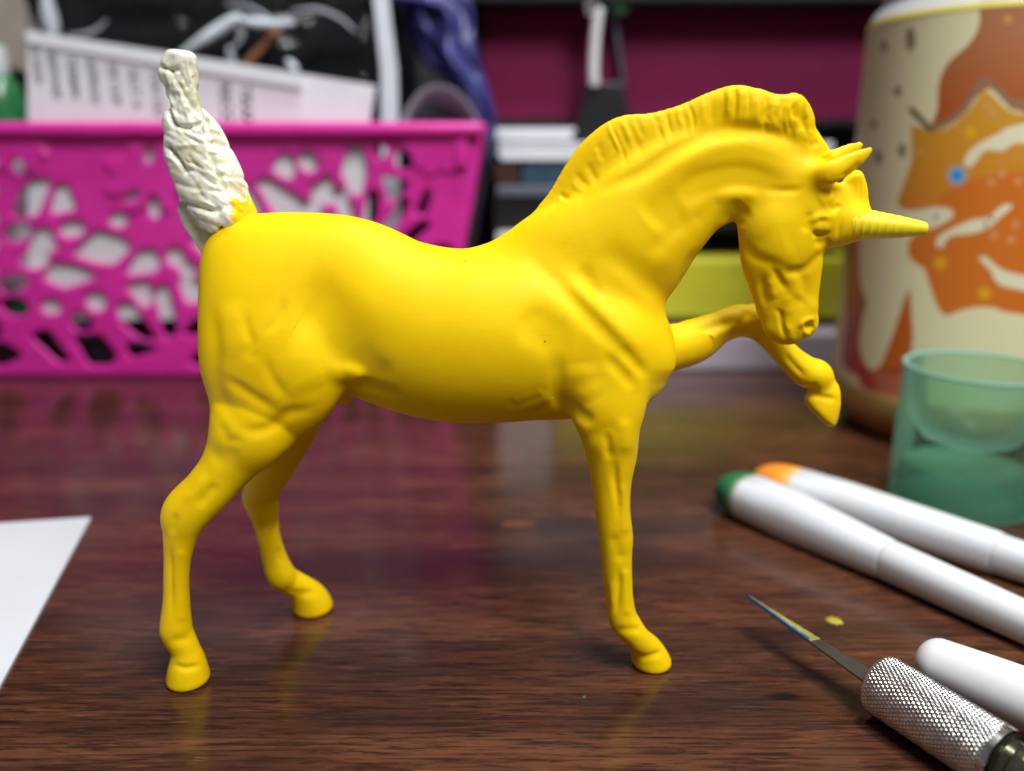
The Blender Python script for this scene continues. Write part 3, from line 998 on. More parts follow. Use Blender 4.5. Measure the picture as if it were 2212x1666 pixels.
def build_horse():
    g = Grid((-57, 97, -1.5), (58, 144, 92), 0.29)
    B = g.new()
    def c(pts, Y, k=1.6, w=None, sub=4, cut=None):
        q = []
        for p in pts:
            u, v, r = p[0], p[1], p[2]
            ww = p[3] if len(p) > 3 else (w or 1.0)
            yy = p[4] if len(p) > 4 else Y
            q.append((u, v, yy, r, ww))
        g.add(B, q, k, sub, cut)
    # trunk
    c([(560, 588, 124, .74), (650, 622, 160, .66), (750, 655, 184, .60), (850, 698, 184, .72), (950, 724, 188, .76), (1050, 729, 189, .76),
       (1150, 726, 187, .70), (1240, 732, 178, .64), (1318, 757, 138, .76)], Y0, 1.0, sub=11)
    # withers and neck
    c([(1130, 640, 128, .42), (1230, 590, 150, .46), (1325, 545, 156, .45), (1398, 466, 140, .42), (1475, 405, 121, .40),
       (1555, 378, 106, .40), (1632, 384, 93, .42), (1700, 408, 80, .50)], Y0, 3.0, sub=8)
    # head
    c([(1730, 400, 60, .62), (1725, 455, 80, .58), (1692, 525, 92, .50), (1694, 590, 80, .44), (1700, 645, 67, .44), (1707, 688, 56, .50), (1703, 700, 40, .56)], Y0, 2.0, sub=8)
    c([(1672, 485, 74, .70), (1690, 530, 70, .70)], Y0, 1.5)          # cheek
    c([(1776, 470, 36, .98), (1780, 500, 30, .98)], Y0, 1.6)          # brow and eye
    c([(1800, 440, 40, .6), (1808, 490, 34, .6)], Y0, 1.6)            # forehead
    c([(1728, 690, 36, .72), (1745, 700, 20, .8)], Y0, 1.2)           # muzzle
    c([(1672, 705, 22, .7), (1692, 716, 23, .7)], Y0, 1.0)            # chin
    # ears
    c([(1765, 384, 26, .7, 120), (1792, 374, 25, .6), (1822, 360, 23, .5), (1850, 344, 18, .45), (1870, 331, 11, .5), (1880, 324, 6, .7)], 118.6, 1.8, sub=6)
    c([(1765, 364, 32, .7), (1805, 346, 24, .55), (1838, 326, 16, .5), (1858, 314, 7, .7)], 126.0, 1.6)
    # swelling at the foot of the horn
    c([(1800, 478, 46, .75), (1828, 482, 44, .8), (1850, 484, 37, .95), (1866, 485, 29, 1)], 122.0, 1.6)
    # rump and near thigh
    c([(566, 630, 96, .5), (560, 690, 116, .56), (566, 775, 116, .55)], 119.5, 4.0, sub=8)
    c([(575, 660, 92, .40, 118.5), (580, 720, 132, .44, 117), (586, 770, 145, .46)], 116.5, 5.0, sub=8)
    c([(588, 770, 146, .46), (592, 800, 151, .48), (566, 872, 112, .52), (538, 938, 80, .64, 115)], 116.5, 1.4, sub=8)
    # near hind leg
    c([(545, 925, 84, .62, 115.5), (492, 1005, 57, .72, 115), (450, 1058, 52, .72, 114.5), (402, 1108, 51, .70, 114), (391, 1150, 38, .8, 114),
       (384, 1200, 29, .9, 114), (381, 1250, 26.5, .95, 114), (381, 1300, 28, .95, 114), (380, 1350, 33, 1, 114), (383, 1368, 33, 1, 114),
       (400, 1402, 30, 1, 114), (405, 1425, 35, 1, 114), (406, 1450, 42, 1, 114), (407, 1472, 46, 1, 114), (407, 1495, 47, 1, 114)], 114, 1.2, sub=8)
    # far thigh and far hind leg
    c([(590, 640, 110, .45), (600, 760, 120, .45), (610, 850, 92, .5), (625, 915, 62, .62), (600, 985, 48, .75), (563, 1065, 38, .8, 130),
       (566, 1090, 35, .8, 130), (574, 1125, 27, .9, 131), (582, 1165, 24, 1, 131), (593, 1205, 26, 1, 131.5), (606, 1240, 30, 1, 132), (622, 1254, 28, 1, 133),
       (650, 1270, 28, 1, 134), (668, 1292, 37, 1, 135), (676, 1315, 43, 1, 135.5), (677, 1340, 44, 1, 135.5)], 127.5, 1.4, sub=8)
    # near foreleg
    c([(1310, 760, 95, .45, 117), (1318, 860, 80, .55, 116.5), (1316, 920, 67, .72, 116.5), (1321, 980, 55, .82, 117), (1321, 1040, 43, .9, 117), (1323, 1100, 38, .95, 117),
       (1330, 1160, 37, .95, 117), (1331, 1190, 34.5, .95, 117), (1333, 1230, 32, .95, 117), (1338, 1290, 29.5, 1, 117), (1344, 1330, 31, 1, 117),
       (1354, 1350, 31, 1, 117), (1377, 1378, 27, 1, 117), (1396, 1402, 33, 1, 118), (1406, 1428, 41, 1, 118.5), (1410, 1448, 43, 1, 118.5), (1411, 1480, 44, 1, 118.5)], 117, 2.2, sub=8)
    # far foreleg, lifted
    c([(1380, 755, 62, .6, 126), (1440, 752, 52, .75, 127), (1500, 738, 47, .85, 128.5), (1552, 708, 36, .95, 129.5), (1600, 694, 36, 1, 130), (1642, 700, 37, 1, 130),
       (1672, 735, 28, 1, 130), (1706, 773, 28, 1, 130), (1742, 803, 33, 1, 130), (1764, 812, 34, 1, 130), (1775, 832, 26, 1, 130), (1782, 848, 27, 1, 130)], 128, 1.6, sub=8)
    a, b2 = P(1733, 866, 130), P(1797, 930, 130)
    d = (b2 - a) / np.linalg.norm(b2 - a)
    nrm = np.cross(d, np.array([0, 1, 0])); nrm /= np.linalg.norm(nrm)
    if nrm[2] > 0: nrm = -nrm
    c([(1782, 845, 28, .95), (1776, 870, 38, .9), (1764, 898, 45, .85)], 130, 0.9, cut=(a, nrm))
    # breast muscle in front, sheath below
    c([(1386, 785, 64, .6, 119), (1380, 815, 46, .6, 119)], 119, 2.6)
    c([(1385, 740, 74, .5, 126), (1440, 760, 34, .8, 127)], 126, 1.5)
    c([(735, 845, 26, .5), (745, 862, 14, .5)], Y0, 1.5)
    c([(1276, 890, 34, .8, 116), (1292, 870, 46, .7, 116)], 116, 2.4)   # elbow
    # mane
    M_ = g.new()
    def m(pts, Y=Y0, k=0.8, w=.34):
        q = [(p[0], p[1], p[4] if len(p) > 4 else Y, p[2], p[3] if len(p) > 3 else w) for p in pts]
        g.add(M_, q, k, 4)
    m([(1196, 452, 26), (1232, 425, 44), (1285, 352, 50), (1345, 306, 52), (1410, 292, 46), (1480, 272, 45), (1548, 248, 50), (1597, 240, 53),
       (1650, 262, 50), (1690, 280, 52), (1735, 312, 40), (1772, 345, 28)])
    m([(1590, 228, 40), (1620, 240, 48)], 121.2)
    m([(1650, 250, 43), (1700, 247, 41), (1714, 238, 34), (1728, 262, 32), (1726, 290, 32), (1750, 325, 26)], 121.2, 1.5, .40)
    m([(1846, 388, 21), (1853, 412, 21), (1852, 440, 21), (1838, 462, 24)], 122.5, .8, .7)   # forelock
    Fd = smin(B, M_, 2.0)
    Zs = g.ax[2][None, None, :].astype(np.float32)
    Fd = smax(Fd, (-Zs + 0.0) + np.zeros_like(Fd), 1.0)
    V, Q = surface_nets(Fd, g.o, g.h)
    V = smooth_mesh(V, Q, 8)
    V, Q = subdivide(V, Q)
    N = vnormals(V, Q)
    # --- modelled relief: (points, half width, depth); negative is a furrow, positive a ridge
    R = [
     # haunch
     ([(455, 634), (462, 700), (466, 751), (463, 804), (474, 854), (503, 898), (538, 930)], 11, -7),
     ([(471, 813), (503, 828), (538, 851), (571, 872), (612, 896)], 8, -6),
     ([(505, 912), (524, 927), (559, 931), (594, 919), (617, 896), (656, 887), (692, 876)], 9, -7),
     ([(474, 904), (482, 930), (494, 951), (533, 950)], 8, -5),
     ([(527, 660), (533, 708), (544, 740), (540, 765), (573, 760)], 8, -3.4),
     ([(573, 758), (577, 793), (597, 831), (632, 868)], 9, -5),
     ([(562, 714), (588, 706), (609, 668), (607, 640)], 6.5, -3),
     ([(620, 640), (670, 650), (715, 700), (758, 752), (810, 810)], 40, -10),
     ([(752, 745), (775, 770), (800, 795), (850, 828)], 20, -8),
     ([(700, 812), (745, 803), (790, 820)], 18, 7),
     ([(520, 880), (550, 900), (590, 905)], 18, 3),
     ([(600, 780), (650, 800), (680, 850)], 40, 7),
     ([(500, 640), (500, 720), (500, 790)], 22, 5),
     ([(738, 836), (775, 832), (820, 842), (870, 862)], 9, -9), ([(715, 808), (750, 806), (800, 814)], 10, 7),
     ([(1490, 722), (1545, 704), (1605, 690)], 8, -6, 'far'), ([(1500, 760), (1550, 722), (1590, 712)], 8, 4, 'far'), ([(1592, 720), (1640, 728)], 8, -5, 'far'),
     ([(1618, 668), (1640, 678), (1655, 700)], 9, 5, 'far'), ([(1600, 700), (1612, 680)], 7, -4, 'far'),
     # shoulder and ribs
     ([(1145, 550), (1175, 588), (1220, 631), (1285, 696), (1334, 745), (1385, 795)], 13, -8),
     ([(1200, 580), (1270, 650), (1330, 710), (1400, 780)], 16, 5),
     ([(1252, 570), (1278, 618), (1302, 655)], 11, -5),
     ([(1305, 760), (1325, 786), (1350, 813), (1370, 845)], 10, -7),
     ([(1334, 745), (1362, 775), (1385, 800), (1392, 822)], 9, -6),
     ([(1290, 525), (1382, 606), (1452, 672)], 22, -7),
     ([(1290, 555), (1370, 625), (1440, 690)], 18, 5),
     ([(1110, 685), (1160, 705), (1205, 735), (1245, 745)], 26, -12),
     ([(1204, 750), (1203, 813), (1206, 862), (1240, 893)], 12, -9),
     ([(1206, 862), (1245, 893), (1290, 920)], 10, -9),
     ([(1255, 780), (1262, 830), (1280, 870)], 22, 7),
     ([(1090, 880), (1140, 862), (1190, 838)], 8, -3.5), ([(1130, 898), (1160, 890), (1195, 868)], 7, -3),
     ([(1120, 868), (1165, 850)], 7, 3),
     ([(1310, 930), (1313, 960), (1318, 1000)], 7, -6), ([(1345, 925), (1350, 960)], 12, 4), ([(1330, 990), (1332, 1040), (1338, 1090)], 5, -4.5),
     ([(1262, 930), (1290, 940), (1350, 915)], 12, -3),
     # neck
     ([(1262, 425), (1278, 418), (1330, 398), (1392, 371), (1464, 325), (1545, 290), (1626, 283), (1708, 303), (1760, 334)], 11, -10),
     ([(1400, 395), (1470, 350), (1545, 312), (1626, 305), (1700, 325), (1750, 352)], 16, 6),
     ([(1440, 440), (1480, 418), (1529, 395), (1594, 384), (1659, 393), (1712, 403)], 19, -19),
     ([(1640, 404), (1690, 412), (1740, 408)], 6, -4),
     ([(1540, 425), (1600, 415), (1650, 420)], 14, 5),
     ([(1612, 440), (1594, 460), (1583, 478), (1578, 494)], 15, -9),
     ([(1400, 490), (1440, 455), (1480, 430)], 26, -8),
     ([(1400, 560), (1440, 515), (1490, 465)], 14, -4), ([(1510, 470), (1540, 440)], 12, -3),
     ([(1510, 530), (1485, 580), (1464, 648)], 8, -6), ([(1500, 590), (1480, 625), (1466, 655)], 6, 3),
     ([(1420, 600), (1450, 540), (1500, 480)], 22, 4),
     # head
     ([(1604, 505), (1614, 535), (1632, 556), (1672, 570), (1706, 583)], 10, -5.5),
     ([(1640, 520), (1680, 540), (1720, 530)], 34, 4),
     ([(1700, 582), (1716, 587), (1740, 581), (1771, 553), (1798, 532)], 8, -6),
     ([(1706, 588), (1722, 588)], 9, -5),
     ([(1768, 491), (1778, 490)], 9, 7),                                                   # eyeball
     ([(1750, 488), (1758, 474), (1776, 467), (1797, 473)], 6, 8),                          # upper lid and brow
     ([(1753, 497), (1764, 507), (1782, 508), (1796, 499)], 4.5, -8),                       # lower lid
     ([(1758, 516), (1776, 523), (1796, 515)], 9, -8),
     ([(1748, 470), (1742, 490)], 8, -5),
     ([(1765, 438), (1788, 430), (1802, 438)], 11, 7), ([(1788, 453), (1806, 449), (1816, 438)], 6, -6),
     ([(1824, 432), (1815, 476), (1809, 525)], 4.5, -4),
     ([(1658, 580), (1674, 588), (1689, 612), (1703, 632)], 6.5, -6), ([(1646, 590), (1650, 630), (1656, 668)], 7, -6),
     ([(1664, 596), (1668, 625), (1676, 650)], 8, 5), ([(1712, 605), (1718, 640)], 12, 4),
     ([(1736, 606), (1742, 640)], 10, -4),
     ([(1672, 668), (1686, 677), (1690, 706), (1699, 734)], 4.5, -8), ([(1700, 650), (1703, 668)], 10, 4), ([(1720, 646), (1732, 652)], 8, -4),
     ([(1746, 650), (1754, 660)], 11, 4), ([(1706, 712), (1710, 728)], 8, 4),
     ([(1738, 711), (1748, 705), (1758, 699)], 6.5, -16), ([(1726, 714), (1733, 699), (1750, 690), (1766, 690)], 5, 6), ([(1733, 723), (1752, 717)], 6, 5),
     # ears
     ([(1812, 385), (1838, 372), (1862, 345)], 5, -4),
     # legs
     ([(366, 1170), (368, 1200), (370, 1283), (371, 1335)], 4.5, -5), ([(391, 1200), (392, 1330)], 8, 2.5),
     ([(382, 1105), (376, 1130), (369, 1160)], 6, -4), ([(423, 1100), (450, 1066), (470, 1040)], 8, -5), ([(390, 1090), (420, 1060), (450, 1020)], 8, 3),
     ([(362, 1385), (390, 1383), (418, 1378)], 7, -3), ([(368, 1432), (400, 1444), (440, 1436)], 5, -4), ([(450, 1000), (480, 985), (520, 970)], 16, -4),
     ([(1321, 1000), (1336, 1093), (1328, 1133)], 5.5, -5), ([(1342, 1060), (1350, 1140)], 8, 3), ([(1330, 1170), (1338, 1200)], 9, -3.5),
     ([(1338, 1225), (1337, 1273), (1331, 1335)], 5, -5), ([(1350, 1240), (1354, 1320)], 6, 2.5), ([(1322, 1250), (1322, 1320)], 5, 2.5),
     ([(1362, 1412), (1395, 1420), (1440, 1404)], 5, -4), ([(1340, 1362), (1375, 1360)], 6, -3),
     ([(1745, 846), (1775, 858), (1812, 862)], 5, -4), ([(1690, 760), (1720, 795), (1745, 818)], 5, -4), ([(1735, 842), (1758, 838)], 6, -5),
     ([(610, 1268), (640, 1282), (690, 1280)], 6, -3), ([(600, 1180), (606, 1220)], 5, -2),
    ]
    NB = len(R)
    # locks of the mane
    crest = catmull([(1196, 428), (1240, 380), (1300, 288), (1335, 254), (1400, 247), (1480, 228), (1560, 196), (1597, 187), (1640, 206), (1700, 207), (1736, 215), (1757, 280), (1800, 335)], 12)
    inner = catmull([(1240, 440), (1290, 412), (1350, 385), (1400, 360), (1455, 325), (1510, 300), (1560, 285), (1600, 280), (1650, 285), (1690, 296), (1715, 310), (1735, 325), (1765, 345)], 12)
    r2 = np.random.default_rng(3)
    nlk = 46
    for i in range(nlk):
        s = (i + r2.uniform(-.6, .6)) / nlk * (len(crest) - 1)
        s = min(max(s, 0), len(crest) - 1.001)
        a = crest[int(s)] + (crest[int(s) + 1] - crest[int(s)]) * (s % 1)
        si = min(max(s - 3 + r2.uniform(-2, 2), 0), len(inner) - 1.001)
        b = inner[int(si)]
        t0, t1 = r2.uniform(-.12, .15), r2.uniform(.45, .95)
        p0 = a + (b - a) * t0; p2 = a + (b - a) * t1
        mid = (p0 + p2) / 2 + r2.uniform(-7, 7, 2)
        R.append(([tuple(p0), tuple(mid), tuple(p2)], r2.uniform(3.5, 7.5), r2.uniform(-6, -2.5) if i % 3 else r2.uniform(2.5, 4.5)))
    for i in range(9):
        a = np.array([1655 + i * 11, 215 + r2.uniform(0, 12)]); b = a + np.array([r2.uniform(-14, 26), r2.uniform(40, 80)])
        R.append(([tuple(a), tuple((a + b) / 2 + r2.uniform(-8, 8, 2)), tuple(b)], r2.uniform(4, 7), r2.uniform(-6, -3)))
    for i in range(6):
        a = np.array([1842 + i * 5, 376 + r2.uniform(0, 6)]); b = a + np.array([r2.uniform(-6, 4), 74])
        R.append(([tuple(a), tuple((a + b) / 2 + r2.uniform(-4, 4, 2)), tuple(b)], 3.0, -2.6))
    def is_head(p): return min(q[0] for q in p) > 1600 and min(q[1] for q in p) > 425 and max(q[1] for q in p) < 740
    def is_haunch(p): return max(q[0] for q in p) < 700 and max(q[1] for q in p) < 960
    wf = lambda p, i: 1.15 if i >= NB else (1.25 if is_head(p) else (1.5 if is_haunch(p) else 1.4))
    df = lambda p, i: 0.48 if i >= NB else (0.70 if is_head(p) else (0.70 if is_haunch(p) else 0.98))
    R = [(t[0], t[1] * wf(t[0], i), t[2] * df(t[0], i), len(t) > 3) for i, t in enumerate(R)]
    disp = np.zeros(len(V))
    for side in (0, 1):
        W = V.copy()
        if side:
            W[:, 1] = 2 * Y0 - W[:, 1]
        face = np.clip((-N[:, 1] if not side else N[:, 1]) * 2.2 + 0.12, 0, 1)
        u, v = project(W)
        sel0 = (face > 0) & ((W[:, 1] < Y0 + 1.5))
        if side:
            sel0 &= (V[:, 2] > 42)
        far_leg = (V[:, 1] > 126.2)
        for pts, wd, dp, isfar in R:
            pa = np.array(pts, float)
            lo = pa.min(0) - 2.6 * wd; hi = pa.max(0) + 2.6 * wd
            isfar = isfar or (pa[:, 0].min() > 1660 and pa[:, 1].min() > 755) or (pa[:, 0].min() > 590 and pa[:, 0].max() < 700 and pa[:, 1].min() > 1150)
            sl = sel0
            if isfar and not side:
                sl = (face > 0) & far_leg
            idx = np.nonzero(sl & (u > lo[0]) & (u < hi[0]) & (v > lo[1]) & (v < hi[1]))[0]
            if len(idx) == 0:
                continue
            d, t = seg_dist(u[idx], v[idx], pa if len(pa) < 3 else catmull(pa, 5))
            if len(pa) > 2 or wd < 8:
                tp = np.clip(np.minimum(t, 1 - t) / 0.35, 0, 1); tp = 0.08 + 0.92 * tp * tp * (3 - 2 * tp)
            else:
                tp = 1.0
            disp[idx] += dp / 14.2 * np.exp(-(d / wd) ** 2) * tp * face[idx]
    V = V + N * (0.55 * np.tanh(disp / 0.55))[:, None]
    V = smooth_mesh(V, Q, 2, 0.6)
    N = vnormals(V, Q)
    # --- split hair from body (same surface, same normals)
    C = V[Q].mean(1)
    ij = np.clip(np.round((C - g.o) / g.h).astype(int), 0, np.array(g.n) - 1)
    ismane = M_[ij[:, 0], ij[:, 1], ij[:, 2]] < B[ij[:, 0], ij[:, 1], ij[:, 2]] - 0.05
    islock = ismane & (C[:, 0] > P(1815, 420, Y0)[0])
    for name, msk in (('body', ~ismane), ('mane', ismane & ~islock), ('forelock', islock)):
        q = Q[msk]
        ids, inv = np.unique(q, return_inverse=True)
        mesh_obj(name, V[ids], inv.reshape(-1, 4), YELLOW, horse, True, N[ids])

build_horse()

def build_horn():
    a = P(1832, 483, 122.0); b = P(2005, 495, 120.5)
    L = np.linalg.norm(b - a)
    ax, x, y = frame_from_axis(b - a)
    nL, nA = 150, 48
    r0 = 45 * depth_of(a) / F_PX; r1 = 11.5 * depth_of(b) / F_PX
    verts = []
    for i in range(nL):
        t = i / (nL - 1)
        r = r1 + (37 * depth_of(a) / F_PX - r1) * (1 - t) ** 0.74
        cap = max(0.0, (t - 0.955) / 0.045)
        r *= math.sqrt(max(0.0, 1 - cap * cap))
        for j in range(nA):
            th = 2 * math.pi * j / nA
            ph = (t * 11.0 * (1 - 0.15 * t)) * 2 * math.pi - th
            gr = -abs(math.sin(ph / 2)) ** 0.6
            rr = r * (1 + 0.05 * (gr + 0.6) * (1 - 0.55 * t))
            d = ax * (t * L) + x * (math.cos(th) * rr) + y * (math.sin(th) * rr)
            verts.append((a[0] + d.x, a[1] + d.y, a[2] + d.z))
    faces = [(i * nA + j, i * nA + (j + 1) % nA, (i + 1) * nA + (j + 1) % nA, (i + 1) * nA + j) for i in range(nL - 1) for j in range(nA)]
    o = mesh_obj('horn', verts, faces, HORN, horse)
    bm = bmesh.new(); bm.from_mesh(o.data); bmesh.ops.recalc_face_normals(bm, faces=bm.faces[:]); bm.to_mesh(o.data); bm.free()
build_horn()

def tail_material():
    M = NM('bare_cream_plastic')
    v = M.obj()
    f = M.noise(v, 260, 5, 0.65)
    base = M.ramp(f, [(0.28, (0.58, 0.56, 0.28)), (0.40, (0.72, 0.71, 0.50)), (0.55, (0.78, 0.78, 0.66)), (0.72, (0.82, 0.83, 0.77))])
    # greenish yellow wash left in the hollows
    w = M.noise(M.obj((1, 1, 1), (0, 0, 0), (3, 1, 2)), 420, 4, 0.7)
    base = M.mix(M.ramp(w, [(0.60, (0, 0, 0)), (0.72, (0.55,) * 3)]), base, (0.42, 0.40, 0.04))
    # brushed yellow paint where the tail meets the rump
    sx = M.n('ShaderNodeSeparateXYZ'); M.link(M.tc.outputs['Object'], sx.inputs[0])
    p0 = P(530, 454, 120) * S
    def lin(x, sc, off):
        nd = M.n('ShaderNodeMath', operation='MULTIPLY_ADD'); M.link(x, nd.inputs[0]); nd.inputs[1].default_value = sc; nd.inputs[2].default_value = off
        return nd.outputs[0]
    dist = M.n('ShaderNodeVectorMath', operation='DISTANCE')
    mp = M.obj((1.0, 0.45, 0.62)); M.link(mp, dist.inputs[0]); dist.inputs[1].default_value = (p0[0] , p0[1] * .45, p0[2] * .62)
    ns = lin(M.noise(M.obj((1.4, 1, .5)), 620, 4, 0.7), 0.0052, -0.0026)
    ad = M.n('ShaderNodeMath', operation='ADD'); M.link(dist.outputs['Value'], ad.inputs[0]); M.link(ns, ad.inputs[1])
    k = M.n('ShaderNodeMapRange'); M.link(ad.outputs[0], k.inputs[0]); k.inputs[1].default_value = 0.0019; k.inputs[2].default_value = 0.0023; k.inputs[3].default_value = 1; k.inputs[4].default_value = 0
    base = M.mix(k.outputs[0], base, (0.82, 0.55, 0.005))
    M.setin('Base Color', base)
    M.setin('Roughness', 0.27)
    M.setin('Subsurface Weight', 0.15)
    M.setin('Subsurface Radius', (0.003, 0.002, 0.001))
    M.setin('Subsurface Scale', 0.3)
    M.setin('Normal', M.bump(M.noise(M.obj((1.0, 1.0, 1.6)), 700, 4, 0.6), 0.16, 0.0003))
    return M.m

def build_tail():
    g = Grid((-60, 108, 50), (-30, 136, 100), 0.2)
    T = g.new()
    def c(pts, Y, k=0.8, w=.6):
        g.add(T, [(p[0], p[1], Y, p[2], p[3] if len(p) > 3 else w) for p in pts], k, 4)
    c([(390, 124, 34, .8), (388, 152, 38, .75), (389, 178, 40, .75), (394, 212, 35, .8), (399, 250, 40, .75), (408, 290, 46, .7), (420, 330, 50, .65),
       (434, 375, 49, .62), (450, 415, 52, .6), (468, 450, 54, .6), (500, 480, 40, .6)], 121.0)
    c([(430, 250, 18), (452, 285, 27), (470, 330, 32), (490, 380, 36), (505, 425, 34), (522, 462, 34)], 124.0)
    c([(380, 336, 22), (396, 356, 34)], 120.5, 2.2); c([(400, 408, 18), (418, 418, 34)], 120.5, 1.4); c([(378, 272, 19), (390, 290, 28)], 120.5, 2.2)
    c([(408, 440, 26), (418, 472, 28), (438, 508, 24), (462, 548, 22), (490, 575, 20)], 122.5, .8, .55)
    c([(450, 465, 26), (468, 482, 18), (492, 470, 22)], 119.5, .8, .6)
    c([(372, 152, 26), (365, 160, 22)], 120.5, .8, .8)
    c([(486, 505, 15), (488, 530, 13)], 120, .6, .6)
    T = smax(T, (g.ax[2][None, None, :] - P(388, 108, 121)[2]).astype(np.float32) + 0.10 * (g.ax[0][:, None, None] - P(388, 108, 121)[0]).astype(np.float32) + np.zeros_like(T), 1.0)
    V, Q = surface_nets(T, g.o, g.h)
    V = smooth_mesh(V, Q, 2)
    N = vnormals(V, Q)
    u, v = project(V)
    R = []
    r2 = np.random.default_rng(11)
    for i in range(130):
        t = r2.uniform(0, 1)
        vy = 125 + t * 350
        cxl = 388 + max(0, vy - 250) * 0.36
        wd = 38 + max(0, min(vy - 230, 150)) * 0.22
        x0 = cxl + r2.uniform(-wd, wd)
        L = r2.uniform(22, 64)
        ang = math.radians(r2.normal(74 if vy < 260 else 28, 13))
        d = np.array([math.cos(ang), math.sin(ang)]) * L
        a = np.array([x0, vy]); b = a + d
        R.append(([a, (a + b) / 2 + r2.uniform(-5, 5, 2), b], r2.uniform(3, 6.5), r2.uniform(-3.2, -1.0) if r2.uniform() < .6 else r2.uniform(1.0, 2.6)))
    R.append(([(352, 215), (372, 262), (400, 276), (430, 268)], 5, -9)); R.append(([(362, 318), (385, 345), (402, 372)], 5, -10))
    R.append(([(446, 262), (448, 300), (462, 350), (482, 395), (500, 420)], 6, -10)); R.append(([(385, 436), (420, 446), (470, 455)], 7, -10))
    R.append(([(350, 145), (365, 152), (380, 150)], 5, -8)); R.append(([(478, 495), (478, 525)], 5, -10))
    disp = np.zeros(len(V))
    for pts, wd, dp in R:
        d, t = seg_dist(u, v, catmull(np.array(pts, float), 4))
        m = d < 3 * wd
        disp[m] += dp / 14.2 * np.exp(-(d[m] / wd) ** 2)
    V = V + N * np.clip(disp, -1.1, .8)[:, None]
    V = smooth_mesh(V, Q, 1)
    o = mesh_obj('tail', V, Q, tail_material(), horse)
    o['label'] = 'unpainted cream tail with yellow paint at its root'
build_tail()
